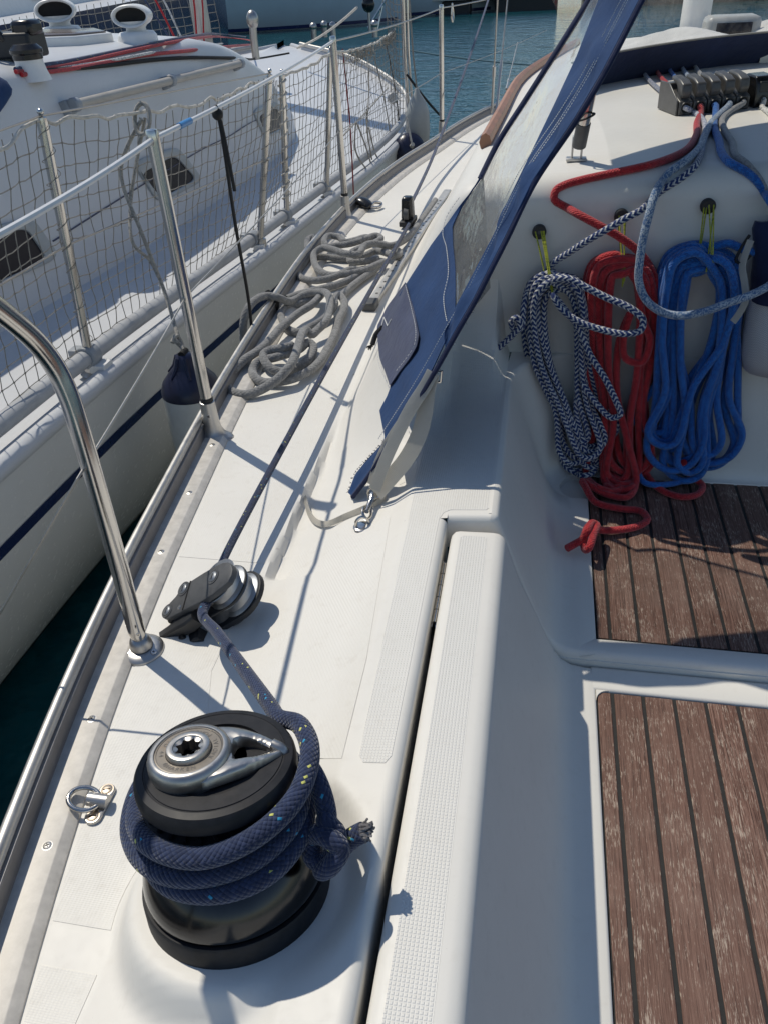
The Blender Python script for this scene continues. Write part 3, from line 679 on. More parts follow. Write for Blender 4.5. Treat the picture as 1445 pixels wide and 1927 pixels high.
def letters(txt, size):
    out = []
    for ch in txt:
        if ch == ' ': out.append(None); continue
        cu = bpy.data.curves.new('t', 'FONT'); cu.body = ch; cu.size = size; cu.extrude = 0; cu.align_x = 'CENTER'; cu.resolution_u = 2
        o = bpy.data.objects.new('t', cu); S.collection.objects.link(o); dg = bpy.context.evaluated_depsgraph_get(); me = bpy.data.meshes.new_from_object(o.evaluated_get(dg))
        out.append(([tuple(v.co) for v in me.vertices], [tuple(p.vertices) for p in me.polygons])); bpy.data.objects.remove(o); bpy.data.meshes.remove(me)
    return out
b = MB(); txt = 'HARKEN   RADIAL POWER RATIO 44  ®'
ls = letters(txt, .0062); R0 = .0222; a = math.radians(262)
for i, L in enumerate(ls):
    a -= 0
    ang = math.radians(248)+i*math.radians(10.9)
    if L is None: continue
    # letters stand round the socket reading counter-clockwise, feet towards the outside
    rad = V(math.cos(ang), math.sin(ang), 0); tx = V(-rad.y, rad.x, 0); up = -rad
    n = b.add([HC+rad*(R0+.0050)+tx*x+up*y+V(0, 0, ZT+.0206) for x, y, z in L[0]])
    for f in L[1]: b.face([n+j for j in f])
b.build('lettering', simple('dark_engraving', (.13, .12, .11), .45), wn, smooth=None)

# navy sheet: from the far foot block, through the double block, round the winch, to a knotted tail
BZ2 = .062; BZ = .118                                                    # height of the block's pivot
WQ = V(0, 0, 1).rotation_difference(WAX); wn.rotation_mode = 'QUATERNION'; wn.rotation_quaternion = WQ; wn.scale = (1.03, 1.03, 1)
def wp(deg, r, z): a = math.radians(deg); return V(WC.x, WC.y, wz)+WQ@V(r*math.cos(a)*1.02, r*math.sin(a)*1.02, z)
rS = .0100
blk_exit = atz(382, 1152, BZ2)
wr = []
for deg, r, z in [(64, .086, 0.160), (42, .089, 0.168), (15, .0905, 0.166), (-15, .0905, 0.157), (-45, .088, 0.146), (-78, .0845, 0.134), (-112, .083, 0.132), (-150, .082, 0.124), (-190, .083, 0.120), (-230, .081, 0.121), (-280, .0795, 0.122), (-330, .0795, 0.121), (-372, .080, 0.118), (-410, .081, 0.112), (-450, .082, 0.106), (-485, .085, 0.100), (-520, .093, 0.098), (-548, .0985, 0.108), (-575, .098, 0.120), (-610, .084, 0.126), (-650, .0795, 0.127), (-700, .080, 0.120), (-730, .086, 0.106), (-760, .090, 0.098), (-790, .087, 0.092), (-830, .0835, 0.090), (-890, .083, 0.092), (-940, .084, 0.098), (-985, .0845, 0.104)]:
    wr.append(wp(deg, r, z))
b = MB(); b.tube(spline([atz(769, 422, .045), atz(690, 560, .055), atz(560, 792, .068), atz(430, 1035, BZ2), atz(412, 1075, BZ2)], .008), .0066, 14)
P = spline([atz(398, 1120, BZ2), blk_exit]+[blk_exit.lerp(wr[0], f) for f in (.25, .5, .75, .93)]+wr, .004); n0 = next(i for i, p in enumerate(P) if (p-wr[0]).length < .006)
b.tube(P, [float(np.interp(i, [0, n0, n0+14], [.0076, .0088, rS])) for i in range(len(P))], 18)
tag(b.build('sheet_rope', M['r_navy']), 'navy sheet with tiny yellow flecks running through the twin block to the winch', 'rope')
# its tail: comes off the jaws, hangs beside the drum and ends in a stopper knot
kc = wp(-9, .106, .094)
tl = [wp(16, .086, .150), wp(8, .094, .146), wp(2, .102, .132), wp(-3, .107, .116)]
kn = [kc+V(*q) for q in ((.002, .008, .020), (.012, .004, .010), (.013, -.008, -.002), (.003, -.014, -.012), (-.010, -.010, -.012), (-.012, .002, .000), (-.004, .000, .012), (.010, -.006, .016), (.019, -.010, .008), (.012, -.020, -.004), (.002, -.020, -.016), (.006, -.008, -.024), (.016, .004, -.014), (.026, .010, -.004), (.037, .013, .004))]
b = MB(); b.tube(spline(tl+kn, .003), .0100, 16)
tail_o = tag(b.build('sheet_tail', M['r_navy']), 'knotted frayed end of navy rope hanging against the right of the winch drum', 'rope')
b = MB(); e = kc+V(.037, .013, .004)
for k in range(70):
    d = (V(.8, .3, .05)+V(rnd.uniform(-.7, .7), rnd.uniform(-.7, .7), rnd.uniform(-.7, .7))).normalized(); s0 = e+V(rnd.uniform(-.002, .002), rnd.uniform(-.006, .006), rnd.uniform(-.006, .006)); b.tube([s0-V(.004, .001, 0), s0+d*.006, s0+d*rnd.uniform(.006, .010)], .0013, 4)
b.build('frayed_end', simple('grey_frayed_fibre', (.20, .19, .19), .8, 0, .5, 300), tail_o)

# ------------------------------------------------------------------ twin sheet block with two cam levers
bn = thing('sheet_block', 'dark grey double sheet block with two black levers on the side deck', 'block', (-.45, .86, .02))
BA = V(-.532, -.302, .791).normalized()                         # axle, towards the outboard cheek
PC = atz(397, 1086, .088)                                    # axle on the outer cheek's face
def cheek(pix, off, th, mat, name, bev=.002):
    P = [atp(px, py, PC, BA) for px, py in pix]; c = sum(P, V(0, 0, 0))/len(P)
    n = (P[1]-P[0]).cross(P[2]-P[1])
    ar = sum(((P[i]-c).cross(P[(i+1) % len(P)]-c)).dot(BA) for i in range(len(P)))
    if ar < 0: P.reverse()
    b = MB(); b.bprism([p+BA*(off-th) for p in P], BA*th, bev); return b.build(name, mat, bn, smooth=35)
def z5(X, Y): return (280+X/6.02, 1050+Y/6.02)
out = [z5(*q) for q in ((150, 625), (180, 580), (235, 510), (300, 440), (345, 370), (400, 300), (470, 262), (620, 165), (760, 85), (840, 50), (895, 42), (935, 70), (950, 125), (938, 190), (900, 265), (830, 330), (740, 400), (600, 490), (400, 590), (250, 672), (190, 692), (150, 670))]
cheek(out, 0, .010, M['greyp'], 'outer_cheek', .003)
BX = None
P_tail = atp(*z5(210, 600), PC, BA); LX = (P_tail-PC).normalized(); LY = BA.cross(LX)
def bp(l, w, d): return PC+LX*l+LY*w+BA*d
b = MB()
for d0 in (-.0125, -.0405):
    b.lathe([(.010, -.0115), (.0375, -.0115), (.0385, -.0105), (.0375, -.0095), (.032, -.0065), (.0305, 0), (.032, .0065), (.0375, .0095), (.0385, .0105), (.0375, .0115), (.010, .0115)], bp(0, 0, d0-.0115), BA, 56); b.build('sheave', M['alugrey'], bn, smooth=35); b = MB()
def plate(l1, w, off, th, name, r=.041):
    o = [bp(r*math.cos(t), r*math.sin(t), 0) for t in np.linspace(math.pi/2, 3*math.pi/2, 16)]+[bp(l1, -w, 0), bp(l1+.012, -w*.6, 0), bp(l1+.012, w*.6, 0), bp(l1, w, 0)]
    c = sum(o, V(0, 0, 0))/len(o); ar = sum(((o[i]-c).cross(o[(i+1) % len(o)]-c)).dot(BA) for i in range(len(o)))
    if ar < 0: o.reverse()
    b = MB(); b.bprism([p+BA*(off-th) for p in o], BA*th, .0015); b.build(name, M['blackp'], bn, smooth=35)
plate(.085, .026, -.0355, .0035, 'middle_cheek', .0395); plate(.10, .030, -.0635, .009, 'inner_cheek', .043)
b = MB(); b.box(bp(.088, .002, -.033), (.034, .032, .056), (LX, LY, BA)); b.build('lever_housing', M['blackp'], bn, bevel=.004)
for q in ((735, 215, .0088), (400, 350, .0088), (215, 600, .0082)):
    c = atp(*z5(q[0], q[1]), PC, BA); b = MB(); b.lathe([(q[2]*1.45, 0), (q[2]*1.4, .0012), (q[2]*1.05, .0012), (q[2], .0006), (q[2]*.9, .0016), (0, .0018)], c, BA, 28); b.build('cap', M['greyp'], bn); 
    s_ = screw(c+BA*.0016, q[2]*.82, BA, .9, False); s_.build('slotted_screw', [M['alugrey'], M['hole']], bn)
c = atp(*z5(347, 558), PC, BA); b = MB(); b.lathe([(0, .0006), (.0035, .0006), (.004, 0)], c, BA, 16); b.build('pin', M['steel'], bn)
c1, c2 = atp(*z5(480, 262), PC, BA), atp(*z5(388, 588), PC, BA); b = MB(); b.tube([c1+BA*.0002, c2+BA*.0002], .0012, 6); b.build('cheek_joint', M['hole'], bn)
for d0 in (-.022, -.050):
    Ppix = [(560, 660), (470, 730), (370, 790), (290, 840), (150, 930)] if d0 > -.03 else [(640, 880), (600, 900), (520, 960), (440, 1000), (340, 1085)]
    P = [atp(*z5(*q), PC+BA*d0, BA) for q in Ppix]; b = MB(); wd = (.017, .018, .018, .016, .016); hh = (.011, .012, .010, .008, .007)
    rows = []
    for i, p in enumerate(P):
        t = (P[min(i+1, 4)]-P[max(i-1, 0)]).normalized(); s_ = BA*wd[i]*.75; u = BA.cross(t).normalized()*hh[i]
        rows.append([p+s_+u*.7, p+s_*.8+u, p-s_*.8+u, p-s_+u*.7, p-s_-u*.8, p+s_-u*.8])
    n = b.grid(rows, close=True); b.face([n+k for k in range(6)]); b.face([n+24+k for k in range(6)][::-1])
    for k in range(5):
        t = k/5*.42; p = P[0].lerp(P[2], t*1.5+.1); u = BA.cross((P[2]-P[0]).normalized()).normalized()
        for sg in (1, -1): b.box(p+u*sg*.0085, (.0032, .026*.75, .004), ((P[2]-P[0]).normalized(), BA, u))
    b.build('lever', M['blackp'], bn, smooth=35, bevel=.0008)
for q in ((225, 775), (385, 900)):
    c = atp(*z5(*q), PC+BA*-.03, BA); b = MB(); b.tube([c+BA*.004, c-BA*.004], .0045, 10); b.build('spring_stop', M['blackp'], bn)
b = MB(); q = bp(.02, 0, -.05); b.lathe([(.030, -.03), (.026, -.005), (.020, .015)], V(q.x, q.y, .02), (0, 0, 1), 32); b.build('mounting_pad', M['greyp'], bn)

# ------------------------------------------------------------------ padeye with a folding ring
pc = atz(178, 1508, 0); pn = thing('padeye', 'small steel padeye with a folded ring on the side deck', 'deck fitting', pc)
def z4(X, Y): return (X/3.073, 1300+Y/3.073)
A, B = atz(*z4(622, 575), .004), atz(*z4(540, 730), .004); ax = (A-B).normalized(); sd = V(-ax.y, ax.x, 0)
b = MB(); o = []
for t in np.linspace(-math.pi/2, math.pi/2, 10): o.append(A+ax*.0095*math.cos(t)+sd*.0105*math.sin(t))
for t in np.linspace(math.pi/2, 3*math.pi/2, 10): o.append(B+ax*.0095*math.cos(t)+sd*.0105*math.sin(t))
b.bprism([V(q.x, q.y, .0005) for q in o], (0, 0, .005), .0015); b.build('base_plate', M['cast'], pn)
for q in (A, B): screw(V(q.x, q.y, .0053), .0072, (0, 0, 1), .3, False).build('slotted_screw', [simple('brassy_screw', (.50, .42, .33), .35, 1), M['hole']], pn)
mid = (A+B)/2; b = MB()
rows = []
for t in np.linspace(0, math.pi, 12): rows.append([mid+ax*(.0088*math.cos(t))+V(0, 0, .005+.0105*math.sin(t))+sd*w for w in (-.013, -.0125, .0125, .013)])
b.grid(rows); n = b.add([r[0] for r in rows]); b.face([n+i for i in range(12)]); n = b.add([r[-1] for r in rows]); b.face([n+i for i in range(12)][::-1]); b.build('bridge', M['cast'], pn)
ring = [atz(*z4(*q), .012) for q in ((600, 665), (500, 680), (440, 640), (420, 610), (440, 585), (500, 578))]
ring = [mid+V(.0, 0, .008)+sd*.011, mid+sd*.018+ax*-.004+V(0, 0, .011)]
b = MB(); rg = []
for t in np.linspace(0, 2*math.pi, 30): rg.append(mid+V(0, 0, .0075)+sd*(.017+.019*math.cos(t)+.0)+ax*(-.003+.0155*math.sin(t))+V(0, 0, .004*math.cos(t)+.003))
b.tube(rg, .0032, 10, cap=False); b.build('ring', M['steel'], pn)

# ------------------------------------------------------------------ gate tube, stanchions, guard wires
gb = atz(270, 1224, 0); gn = thing('gate_rail', 'thick bent stainless gate tube rising from a round deck foot at left', 'handrail', gb)
b = MB(); b.lathe([(.0, .010), (.017, .010), (.024, .0085), (.031, .005), (.0325, .0025), (.0325, 0)], gb, n=48); b.lathe([(.0, .030), (.009, .0295), (.014, .026), (.0165, .020), (.0175, .011)], gb, n=32); b.build('deck_foot', M['cast'], gn)
b = MB(); pts = [gb+V(.0, 0, .012), gb+V(0, 0, .04)]+[atx(px, py, gb.x+dx) for px, py, dx in ((215, 1030, 0), (150, 806, 0), (128, 740, -.003), (104, 690, -.008), (66, 640, -.014), (0, 583, -.022), (-80, 525, -.03), (-250, 420, -.04))]
pe = pts[-1]; pts += [pe+V(.05, -.22, .01), pe+V(.13, -.45, -.01), pe+V(.165, -.53, -.08), V(pe.x+.175, pe.y-.55, .25), V(pe.x+.175, pe.y-.55, .0)]
P = spline(pts, .012); b.tube(P, [.0095 if (p-gb).z < .035 else .0128 for p in P], 20); b.build('tube', M['steel'], gn)
for k in range(3):
    a = math.radians(100+120*k); screw(gb+V(math.cos(a)*.0245, math.sin(a)*.0245, .0085), .0042, (math.cos(a)*.25, math.sin(a)*.25, 1), k).build('screw', [M['steel'], M['hole']], gn)
screw(atx(257, 1192, gb.x+.0095)+V(.004, -.002, 0), .003, (.5, -.85, .1), 0).build('screw', [M['steel'], M['hole']], gn)
def stanchion(px, py, label, yaw=.0, grp='stanchions along our side deck'):
    c = atz(px, py, 0); n = thing('stanchion', label, 'stanchion', c, grp)
    b = MB(); rows = []
    for z, sx, sy in [(0, .038, .033), (.003, .038, .033), (.006, .034, .030), (.012, .026, .024), (.022, .0205, .0195), (.035, .0182, .018), (.06, .0172, .0172), (.088, .0160, .0160), (.089, .0128, .0128)]:
        rows.append([c+V(sx*math.cos(t)*(1.0 if z > .012 else 1+.22*abs(math.cos(2*t))**2*(1-z/.012)), sy*math.sin(t)*(1.0 if z > .012 else 1+.22*abs(math.cos(2*t))**2*(1-z/.012)), z) for t in [2*math.pi*k/32 for k in range(32)]])
    b.grid(rows, close=True); b.build('socket', M['cast'], n, smooth=50)
    b = MB(); b.lathe([(.0132, .086), (.0137, .09), (.0137, .097), (.012, .099)], c, n=24); b.build('collar', M['rubber'], n)
    b = MB(); b.lathe([(.0123, .088), (.0122, .60), (.0118, .612), (.010, .618), (0, .62)], c, n=24); b.build('post', M['steel'], n)
    b = MB(); q = c+V(.0, 0, .60); b.tube([q+V(.0, -.016, 0), q+V(0, .016, 0)], .006, 12); b.build('wire_eye', M['cast'], n); b = MB(); b.tube([c+V(0, -.0145, .318), c+V(0, .0145, .318)], .0048, 12); b.build('wire_eye', M['cast'], n)
    screw(c+V(.004, -.0158, .06), .0036, (.2, -1, 0), 0).build('screw', [M['steel'], M['hole']], n)
    return c
s1 = stanchion(404, 822, 'nearest upright stainless stanchion on our deck, beside the near rope coil')
s2 = stanchion(652, 412, 'second upright stanchion on our deck, just behind the far tangled rope heap')
s3 = stanchion(831, 262, 'far thin stanchion on our deck standing against the open blue water')
gw = atx(146, 902, gb.x+.0)
def wirepath(a, b, sag, n=14): return [a.lerp(b, i/n)-V(0, 0, sag*4*(i/n)*(1-i/n)) for i in range(n+1)]
up = lambda c: c+V(0, 0, .603)
b = MB(); s0 = atx(-60, 472, -.60); bow = V(-.02, 6.9, .60)
s0 = atx(-14, 449, -.602); P = [pe.lerp(pts[-7], .55), s0.lerp(pe, .3)]+wirepath(s0, up(s1), .004)+wirepath(up(s1), up(s2), .008)[1:]; b.tube(P, .0048, 8)
lf = b.build('guard_wire', M['paintw']); tag(lf, 'white covered upper guard wire passing over our stanchion tops', 'guard wire')
b = MB(); b.tube(wirepath(up(s2), up(s3), .01)+wirepath(up(s3), bow, .01)[1:], .0032, 8); b.build('bare_end', M['wire'], lf)
k1, k2 = atx(327, 214, s1.x-.012), atx(349, 204, s1.x-.014)
t0 = (k1.y-s1.y)/(s2.y-s1.y); t1 = (k2.y-s1.y)/(s2.y-s1.y); p0, p1 = up(s1).lerp(up(s2), t0), up(s1).lerp(up(s2), t1)
b = MB(); b.tube([p0-V(0, 0, .002), p1-V(0, 0, .003)], .0062, 10); b.build('tape', M['bluetape'], lf)
lo = lambda c: c+V(0, 0, .318)
b = MB(); b.tube(wirepath(gw+(atx(-40, 1225, gb.x-.17)-gw)*1.15, gw, .0)+wirepath(gw, lo(s1), .003)[1:]+wirepath(lo(s1), lo(s2), .006)[1:]+wirepath(lo(s2), lo(s3), .006)[1:]+wirepath(lo(s3), V(-.02, 6.9, .31), .01)[1:], .0018, 6)
tag(b.build('guard_wire', M['wire']), 'thin bare lower guard wire at half height of our stanchions', 'guard wire')
b = MB(); q = wirepath(up(s3), bow, .01)[1]; hp = [q+V(0, .0, .012), q+V(.0, .02, .0), q+V(.004, .022, -.05), q+V(0, .008, -.07), q+V(-.003, -.004, -.05), q+V(0, -.002, .0), q+V(0, .0, .012)]
b.tube(spline(hp, .006), .004, 8); tag(b.build('snap_hook', M['steel']), 'small steel snap hook hanging on the guard wire past the far stanchion', 'hook')
# black lashing down from the guard wire to a fender outside our hull
t = .21; q = up(s1).lerp(up(s2), t)-V(0, 0, .006); e = V(float(bead_x(q.y+.45))-.03, q.y+.45, .02)
e = atx(471, 585, -.735); b = MB(); b.tube(spline([q, q+V(-.004, .02, -.03), q.lerp(e, .5)+V(0, 0, -.004), e, e+V(-.03, .02, -.25)], .02), .0042, 8)
b.tube(spline([q+V(0, 0, .006), q+V(.004, .006, -.03), q+V(.008, .012, -.15), q+V(.008, .014, -.17)], .01), .0042, 8); b.ball(q+V(0, .004, -.012), .012, 8)
tag(b.build('lashing', M['cordblack']), 'thin black cord knotted to the white guard wire, hanging outside our rail', 'cord')
# shackle-like snap shackle beside the second stanchion
b = MB(); A, B = ond(668, 380, .022), ond(698, 390, .016); b.m = 0; P = spline([A, A.lerp(B, .4)+V(0, 0, .012), B], .006); b.tube(P, [.016+.012*math.sin(math.pi*i/(len(P)-1)) for i in range(len(P))], 14, flat=(.6, 1))
b.m = 1; C = ond(716, 388, .012); b.tube(spline([B, B+V(.01, .02, .012), C+V(0, .02, .005), C, C+V(-.01, -.02, 0), B], .008), .006, 8)
tag(b.build('snatch_block', [M['blackg'], M['steel']]), 'black open snatch block lying on the deck by the second stanchion', 'block')
# foot block (lead car) on the genoa track
fb = ond(768, 425, 0); n = thing('lead_block', 'black upright lead block on the track, navy sheet passing through it', 'block', fb)
b = MB(); d_ = (atz(842, 358, 0)-atz(700, 568, 0)).normalized(); u_ = V(d_.y, -d_.x, 0); b.box(fb+V(0, 0, .018), (.05, .10, .02), (u_, d_, V(0, 0, 1))); b.build('car', M['blackp'], n, bevel=.004)
b = MB(); b.box(fb+V(0, 0, .065), (.046, .052, .085), (u_, d_, V(0, 0, 1)), taper=.12); b.build('body', M['blackg'], n, bevel=.01)
b = MB(); b.lathe([(.0, .008), (.02, .008), (.022, -.008), (0, -.008)], fb-d_*.028+V(0, 0, .05), u_, 24); b.build('sheave', M['greyp'], n)
rope('fore_sheet', [fb+V(0, .02, .06), atx(812, 300, fb.x), atx(868, 150, fb.x+.02), atx(918, 0, fb.x+.05), atx(950, -110, fb.x+.08)], .0066, M['r_navyfar'], 'navy sheet rising from the black lead block towards the sail out of view', step=.05)
# shrouds with their turnbuckles
for i, (bx, by, tx, ty, lab, r) in enumerate([(925, 212, 937, -30, 'left of the three bare steel shrouds beyond the cabin side', .0042), (934, 206, 957, -30, 'middle of the three bare steel shrouds beyond the cabin side', .0042), (952, 168, 1000, -30, 'right of the three bare steel shrouds beyond the cabin side, slanting furthest', .004)]):
    a = atz(bx, by, .03); tp = atx(tx, ty, a.x+.03); n = thing('shroud', lab, 'rigging wire', a, 'shrouds beside the cabin'); d_ = (tp-a).normalized()
    b = MB(); b.tube([a, a+d_*1.6], r, 8); b.build('wire', M['wire'], n)
    b = MB(); b.tube([a, a+d_*.05], .009, 8); b.tube([a+d_*.05, a+d_*.24], .0075, 8); b.tube([a+d_*.22, a+d_*.28], .0095, 8); b.build('turnbuckle', M['cast'], n)

# ------------------------------------------------------------------ sprayhood (dodger)
dn = thing('sprayhood', 'blue canvas sprayhood with clear windows, its frayed side flap hanging over the coaming', 'sprayhood', (-.1, 1.4, .3))
def apl(px, py, off=0.0):
    # the raking plane of the sprayhood's free edge
    r = ray(px, py); k = .385; t = (1.125+off-k*.08-(CAM[1]-k*CAM[2]))/(r[1]-k*r[2]); return Vector(CAM+t*r)
T0 = apl(692, 892); T1 = apl(1190, 0); TB = ond(830, 420, .012)
DN = (T1-T0).cross(TB-T0).normalized()
if DN.z < 0: DN = -DN
def pl(px, py, lift=0.0):
    # on the side panel's plane, but never inside the cabin
    r = ray(px, py); k = np.dot(np.array(T0)-CAM, np.array(DN))/np.dot(r, np.array(DN)); P = Vector(CAM+k*r) if k > 0 else None
    Q = ond(px, py, .014) if py > 200 else None
    if P is None or (P-Vector(CAM)).length > 4.2: P = Vector(CAM+r/np.linalg.norm(r)*4.2)
    if Q is not None and (Q-Vector(CAM)).length < (P-Vector(CAM)).length: P = Q
    return P+DN*lift
def skin(name, mat, left, right, nx=8, ny=60, lift=0.0, thick=.0016, wob=.004, uvs=1.0, seed=0):
    # cloth between two pixel outlines walked from the bottom upwards
    def walk(pl_, n):
        P = [np.array(p, float) for p in pl_]; L = np.concatenate([[0], np.cumsum([np.linalg.norm(P[i+1]-P[i]) for i in range(len(P)-1)])]); s = np.linspace(0, L[-1], n)
        return [(float(np.interp(x, L, [p[0] for p in P])), float(np.interp(x, L, [p[1] for p in P]))) for x in s]
    A, B = walk(left, ny), walk(right, ny); b = MB(); rows = []
    for i in range(ny):
        row = []
        for j in range(nx+1):
            f = j/nx; q = pl(A[i][0]*(1-f)+B[i][0]*f, A[i][1]*(1-f)+B[i][1]*f)
            w = math.sin(i*.33+f*3+seed)*.5+math.sin(i*.17-f*5+1.3*seed)*.5
            row.append(q+DN*(lift+wob*w*math.sin(math.pi*f)))
        rows.append(row)
    c = Vector(CAM)
    b.grid(rows, uvf=lambda i, j: (j/nx, i/ny)); 
    if thick < .001: return b.build(name, mat, dn, smooth=60), rows
    back = [[p-DN*thick for p in r] for r in rows]; b.grid(back, flip=True)
    edge = [r[0] for r in rows]+rows[-1][1:-1]+[r[-1] for r in rows][::-1]+rows[0][1:-1][::-1]; b.grid([edge, [p-DN*thick for p in edge]], close=True, flip=True)
    o = b.build(name, mat, dn, smooth=60); return o, rows
AFT = [(660, 934), (692, 892), (728, 834), (760, 785), (789, 740), (823, 682), (857, 621), (891, 562), (920, 505), (950, 446), (1002, 340), (1081, 222), (1134, 132), (1202, 0), (1262, -110)]
LEFT = [(656, 926), (668, 893), (690, 866), (725, 829), (719, 800), (714, 772), (728, 745), (735, 726), (716, 673), (711, 616), (731, 577), (765, 532), (811, 460), (857, 398), (891, 353), (907, 330)]
# lower blue flap, from the tail up to where the window begins
WL = [(855, 582), (856, 540), (855, 500), (851, 460), (850, 426), (868, 386), (890, 352), (907, 330)]
flapR = [(660, 934), (692, 892), (728, 834), (760, 785), (789, 740), (815, 690), (838, 640), (850, 604)]+WL
cv, rowsA = skin('side_panel', M['canvas'], LEFT, flapR, nx=14, ny=90, seed=1)
sk = MB(); P = [pl(*q)-DN*.003 for q in LEFT[9:]]; P = spline(P, .03)  # cloth added below the panel's outer edge to block stray sun
Q = [V(p.x+.02, p.y, max(p.z-.22, min(p.z-.002, surf(p.x+.02, p.y)-.004))) for p in P]; sk.grid([P, [p.lerp(q, .5) for p, q in zip(P, Q)], Q]); sk.build('sun_block_skirt', cloth('pale_block_cloth', (.42, .40, .36)), dn, smooth=60)
WR_ = [(855, 582), (891, 514), (933, 434), (949, 392), (994, 298), (1043, 196), (1085, 106), (1126, 0), (1160, -90)]
bd_, rowsB = skin('aft_border', M['canvas'], [(850, 604), (853, 590)]+WR_[0:1]+WR_[1:], [(822, 684), (857, 621), (891, 562), (920, 505), (950, 446), (1002, 340), (1081, 222), (1134, 132), (1202, 0), (1262, -110)], nx=12, ny=120, lift=.001, wob=.011, seed=2)
WLL = WL[:6]+[(907, 330), (949, 249), (1024, 132), (1107, 0), (1160, -90)]
WLL = [(857, 580), (856, 540), (855, 500), (851, 455), (851, 426), (868, 386), (890, 352), (910, 322), (949, 252), (985, 193), (1024, 132), (1107, 0), (1150, -72)]
wv, rowsW = skin('side_window', M['vinylside'], WLL, WR_, nx=12, ny=80, lift=-.002, thick=.0006, wob=.004, seed=3)
ex = MB(); P = [pl(*q) for q in [(903, 336), (925, 290), (940, 262), (985, 193), (1024, 132), (1066, 66), (1107, 0), (1150, -72)]]; ex.tube(spline(P, .03), .007, 8, flat=(.5, 1)); ex.build('front_binding', M['canvasd'], dn)
# dark frayed binding round the aft edge and double lines of stitching
bb = MB(); P = spline([pl(*q)-DN*.004 for q in AFT], .008); bb.tube(P, .0045, 8)
for p in P[2:60]:
    for k in range(4): q = p+V(rnd.uniform(-.003, .003), rnd.uniform(-.003, .003), 0); bb.tube([q, q+V(rnd.uniform(.001, .005), rnd.uniform(-.005, .002), rnd.uniform(-.005, .002))*rnd.uniform(.4, 1.2)], .0003, 3, cap=False)
P2 = spline([pl(*q) for q in LEFT[:4]], .008)
for p in P2:
    for k in range(7): bb.tube([p, p+V(rnd.uniform(-.005, -.001), rnd.uniform(-.004, .004), rnd.uniform(-.002, .003))*rnd.uniform(.4, 1.1)], .00035, 3, cap=False)
bb.build('frayed_binding', M['canvasd'], dn)
def stitches(pix, lift, n, name='stitching', r=.0008, frac=.62):
    P = spline([pl(*q)+DN*lift for q in pix], .004); b = MB(); L = [0]
    for i in range(1, len(P)): L.append(L[-1]+(P[i]-P[i-1]).length)
    X = lambda s: V(*[np.interp(s, L, [p[k] for p in P]) for k in range(3)])
    s = 0; st = L[-1]/n
    for k in range(n): b.tube([X(k*st), X(k*st+st*frac)], r, 4)
    return b.build(name, M['stitch'], dn)
ofs = lambda pts, d: [(a-d*.87, b_-d*.5) for a, b_ in pts]
stitches(ofs(AFT[2:], 12), .006, 190); stitches(ofs(AFT[9:], 24), .006, 130); stitches(ofs(AFT[9:], 15), .0065, 140)
stitches([(844, 606), (838, 560), (846, 520), (843, 470), (836, 435), (845, 405), (868, 372)], .004, 60)
# sewn-on dark patch with a stitched letter N
pk = [(765, 533), (781, 586), (790, 632), (786, 655), (773, 677), (752, 704), (737, 726)]; pL = [(764, 534), (731, 578), (712, 616), (714, 645), (717, 675), (727, 700), (736, 726)]
pt, rp = skin('patch', M['patch'], pL[::-1], pk[::-1], nx=8, ny=30, lift=.004, wob=.003, seed=1.0)
stitches([(768, 540), (780, 586), (788, 632), (784, 655), (771, 676), (750, 702)], .007, 40, r=.0006); stitches([(734, 724), (719, 690), (714, 660)], .007, 14, r=.0006)
nb = MB()
for a, c in (((723, 615), (727, 599)), ((727, 600), (734, 616)), ((734, 616), (741, 603))): nb.tube([pl(*a)+DN*.0065, pl(*c)+DN*.0065], .0011, 5)
nb.build('stitched_letter', M['stitch'], pt)
zb_ = MB(); q = pl(704, 650)+DN*.004; zb_.tube(spline([q, pl(712, 632)+DN*.006, pl(722, 618)+DN*.003], .004), .006, 8)
for k in range(14): zb_.tube([q, q+V(rnd.uniform(-.012, .004), rnd.uniform(-.016, 0), rnd.uniform(-.012, .002))], .0012, 4)
zb_.build('zip_pull', M['cordblack'], dn)
# roof and front window
seam = [V(-.13, 1.90, .985), V(.02, 2.06, 1.01), V(.22, 2.21, 1.03), V(.6, 2.32, 1.05), V(1.5, 2.36, 1.06)]
hoop = [pl(1262, -110)+V(0, 0, .0), V(.22, 1.41, 1.02), V(.40, 1.41, 1.10), V(.7, 1.41, 1.14), V(1.5, 1.41, 1.15)]
rf = MB(); sm, hm = spline(seam, .1)[:26], spline(hoop, .1)
def resam(P, n):
    L = [0]
    for i in range(1, len(P)): L.append(L[-1]+(P[i]-P[i-1]).length)
    return [V(*[np.interp(L[-1]*j/(n-1), L, [p[k] for p in P]) for k in range(3)]) for j in range(n)]
sm, hm = resam(spline(seam, .05), 24), resam(spline(hoop, .05), 24); rows = [[h.lerp(s_, f)+V(0, 0, .03*math.sin(math.pi*f)) for h, s_ in zip(hm, sm)] for f in np.linspace(0, 1, 10)]
rf.grid(rows); rf.grid([[p-V(0, 0, .002) for p in r] for r in rows], flip=True); rf.build('roof', M['canvas'], dn, smooth=60)
fbase = [ond(px, py, 0) for px, py in ((1092, 172), (1130, 160), (1200, 147), (1290, 133), (1380, 122), (1450, 116))]; e = fbase[-1]-fbase[-2]; fbase += [fbase[-1]+e, fbase[-1]+e*3, fbase[-1]+e*8]
fb_ = resam(spline(fbase, .05), 30); st = resam(spline(seam, .05), 30)
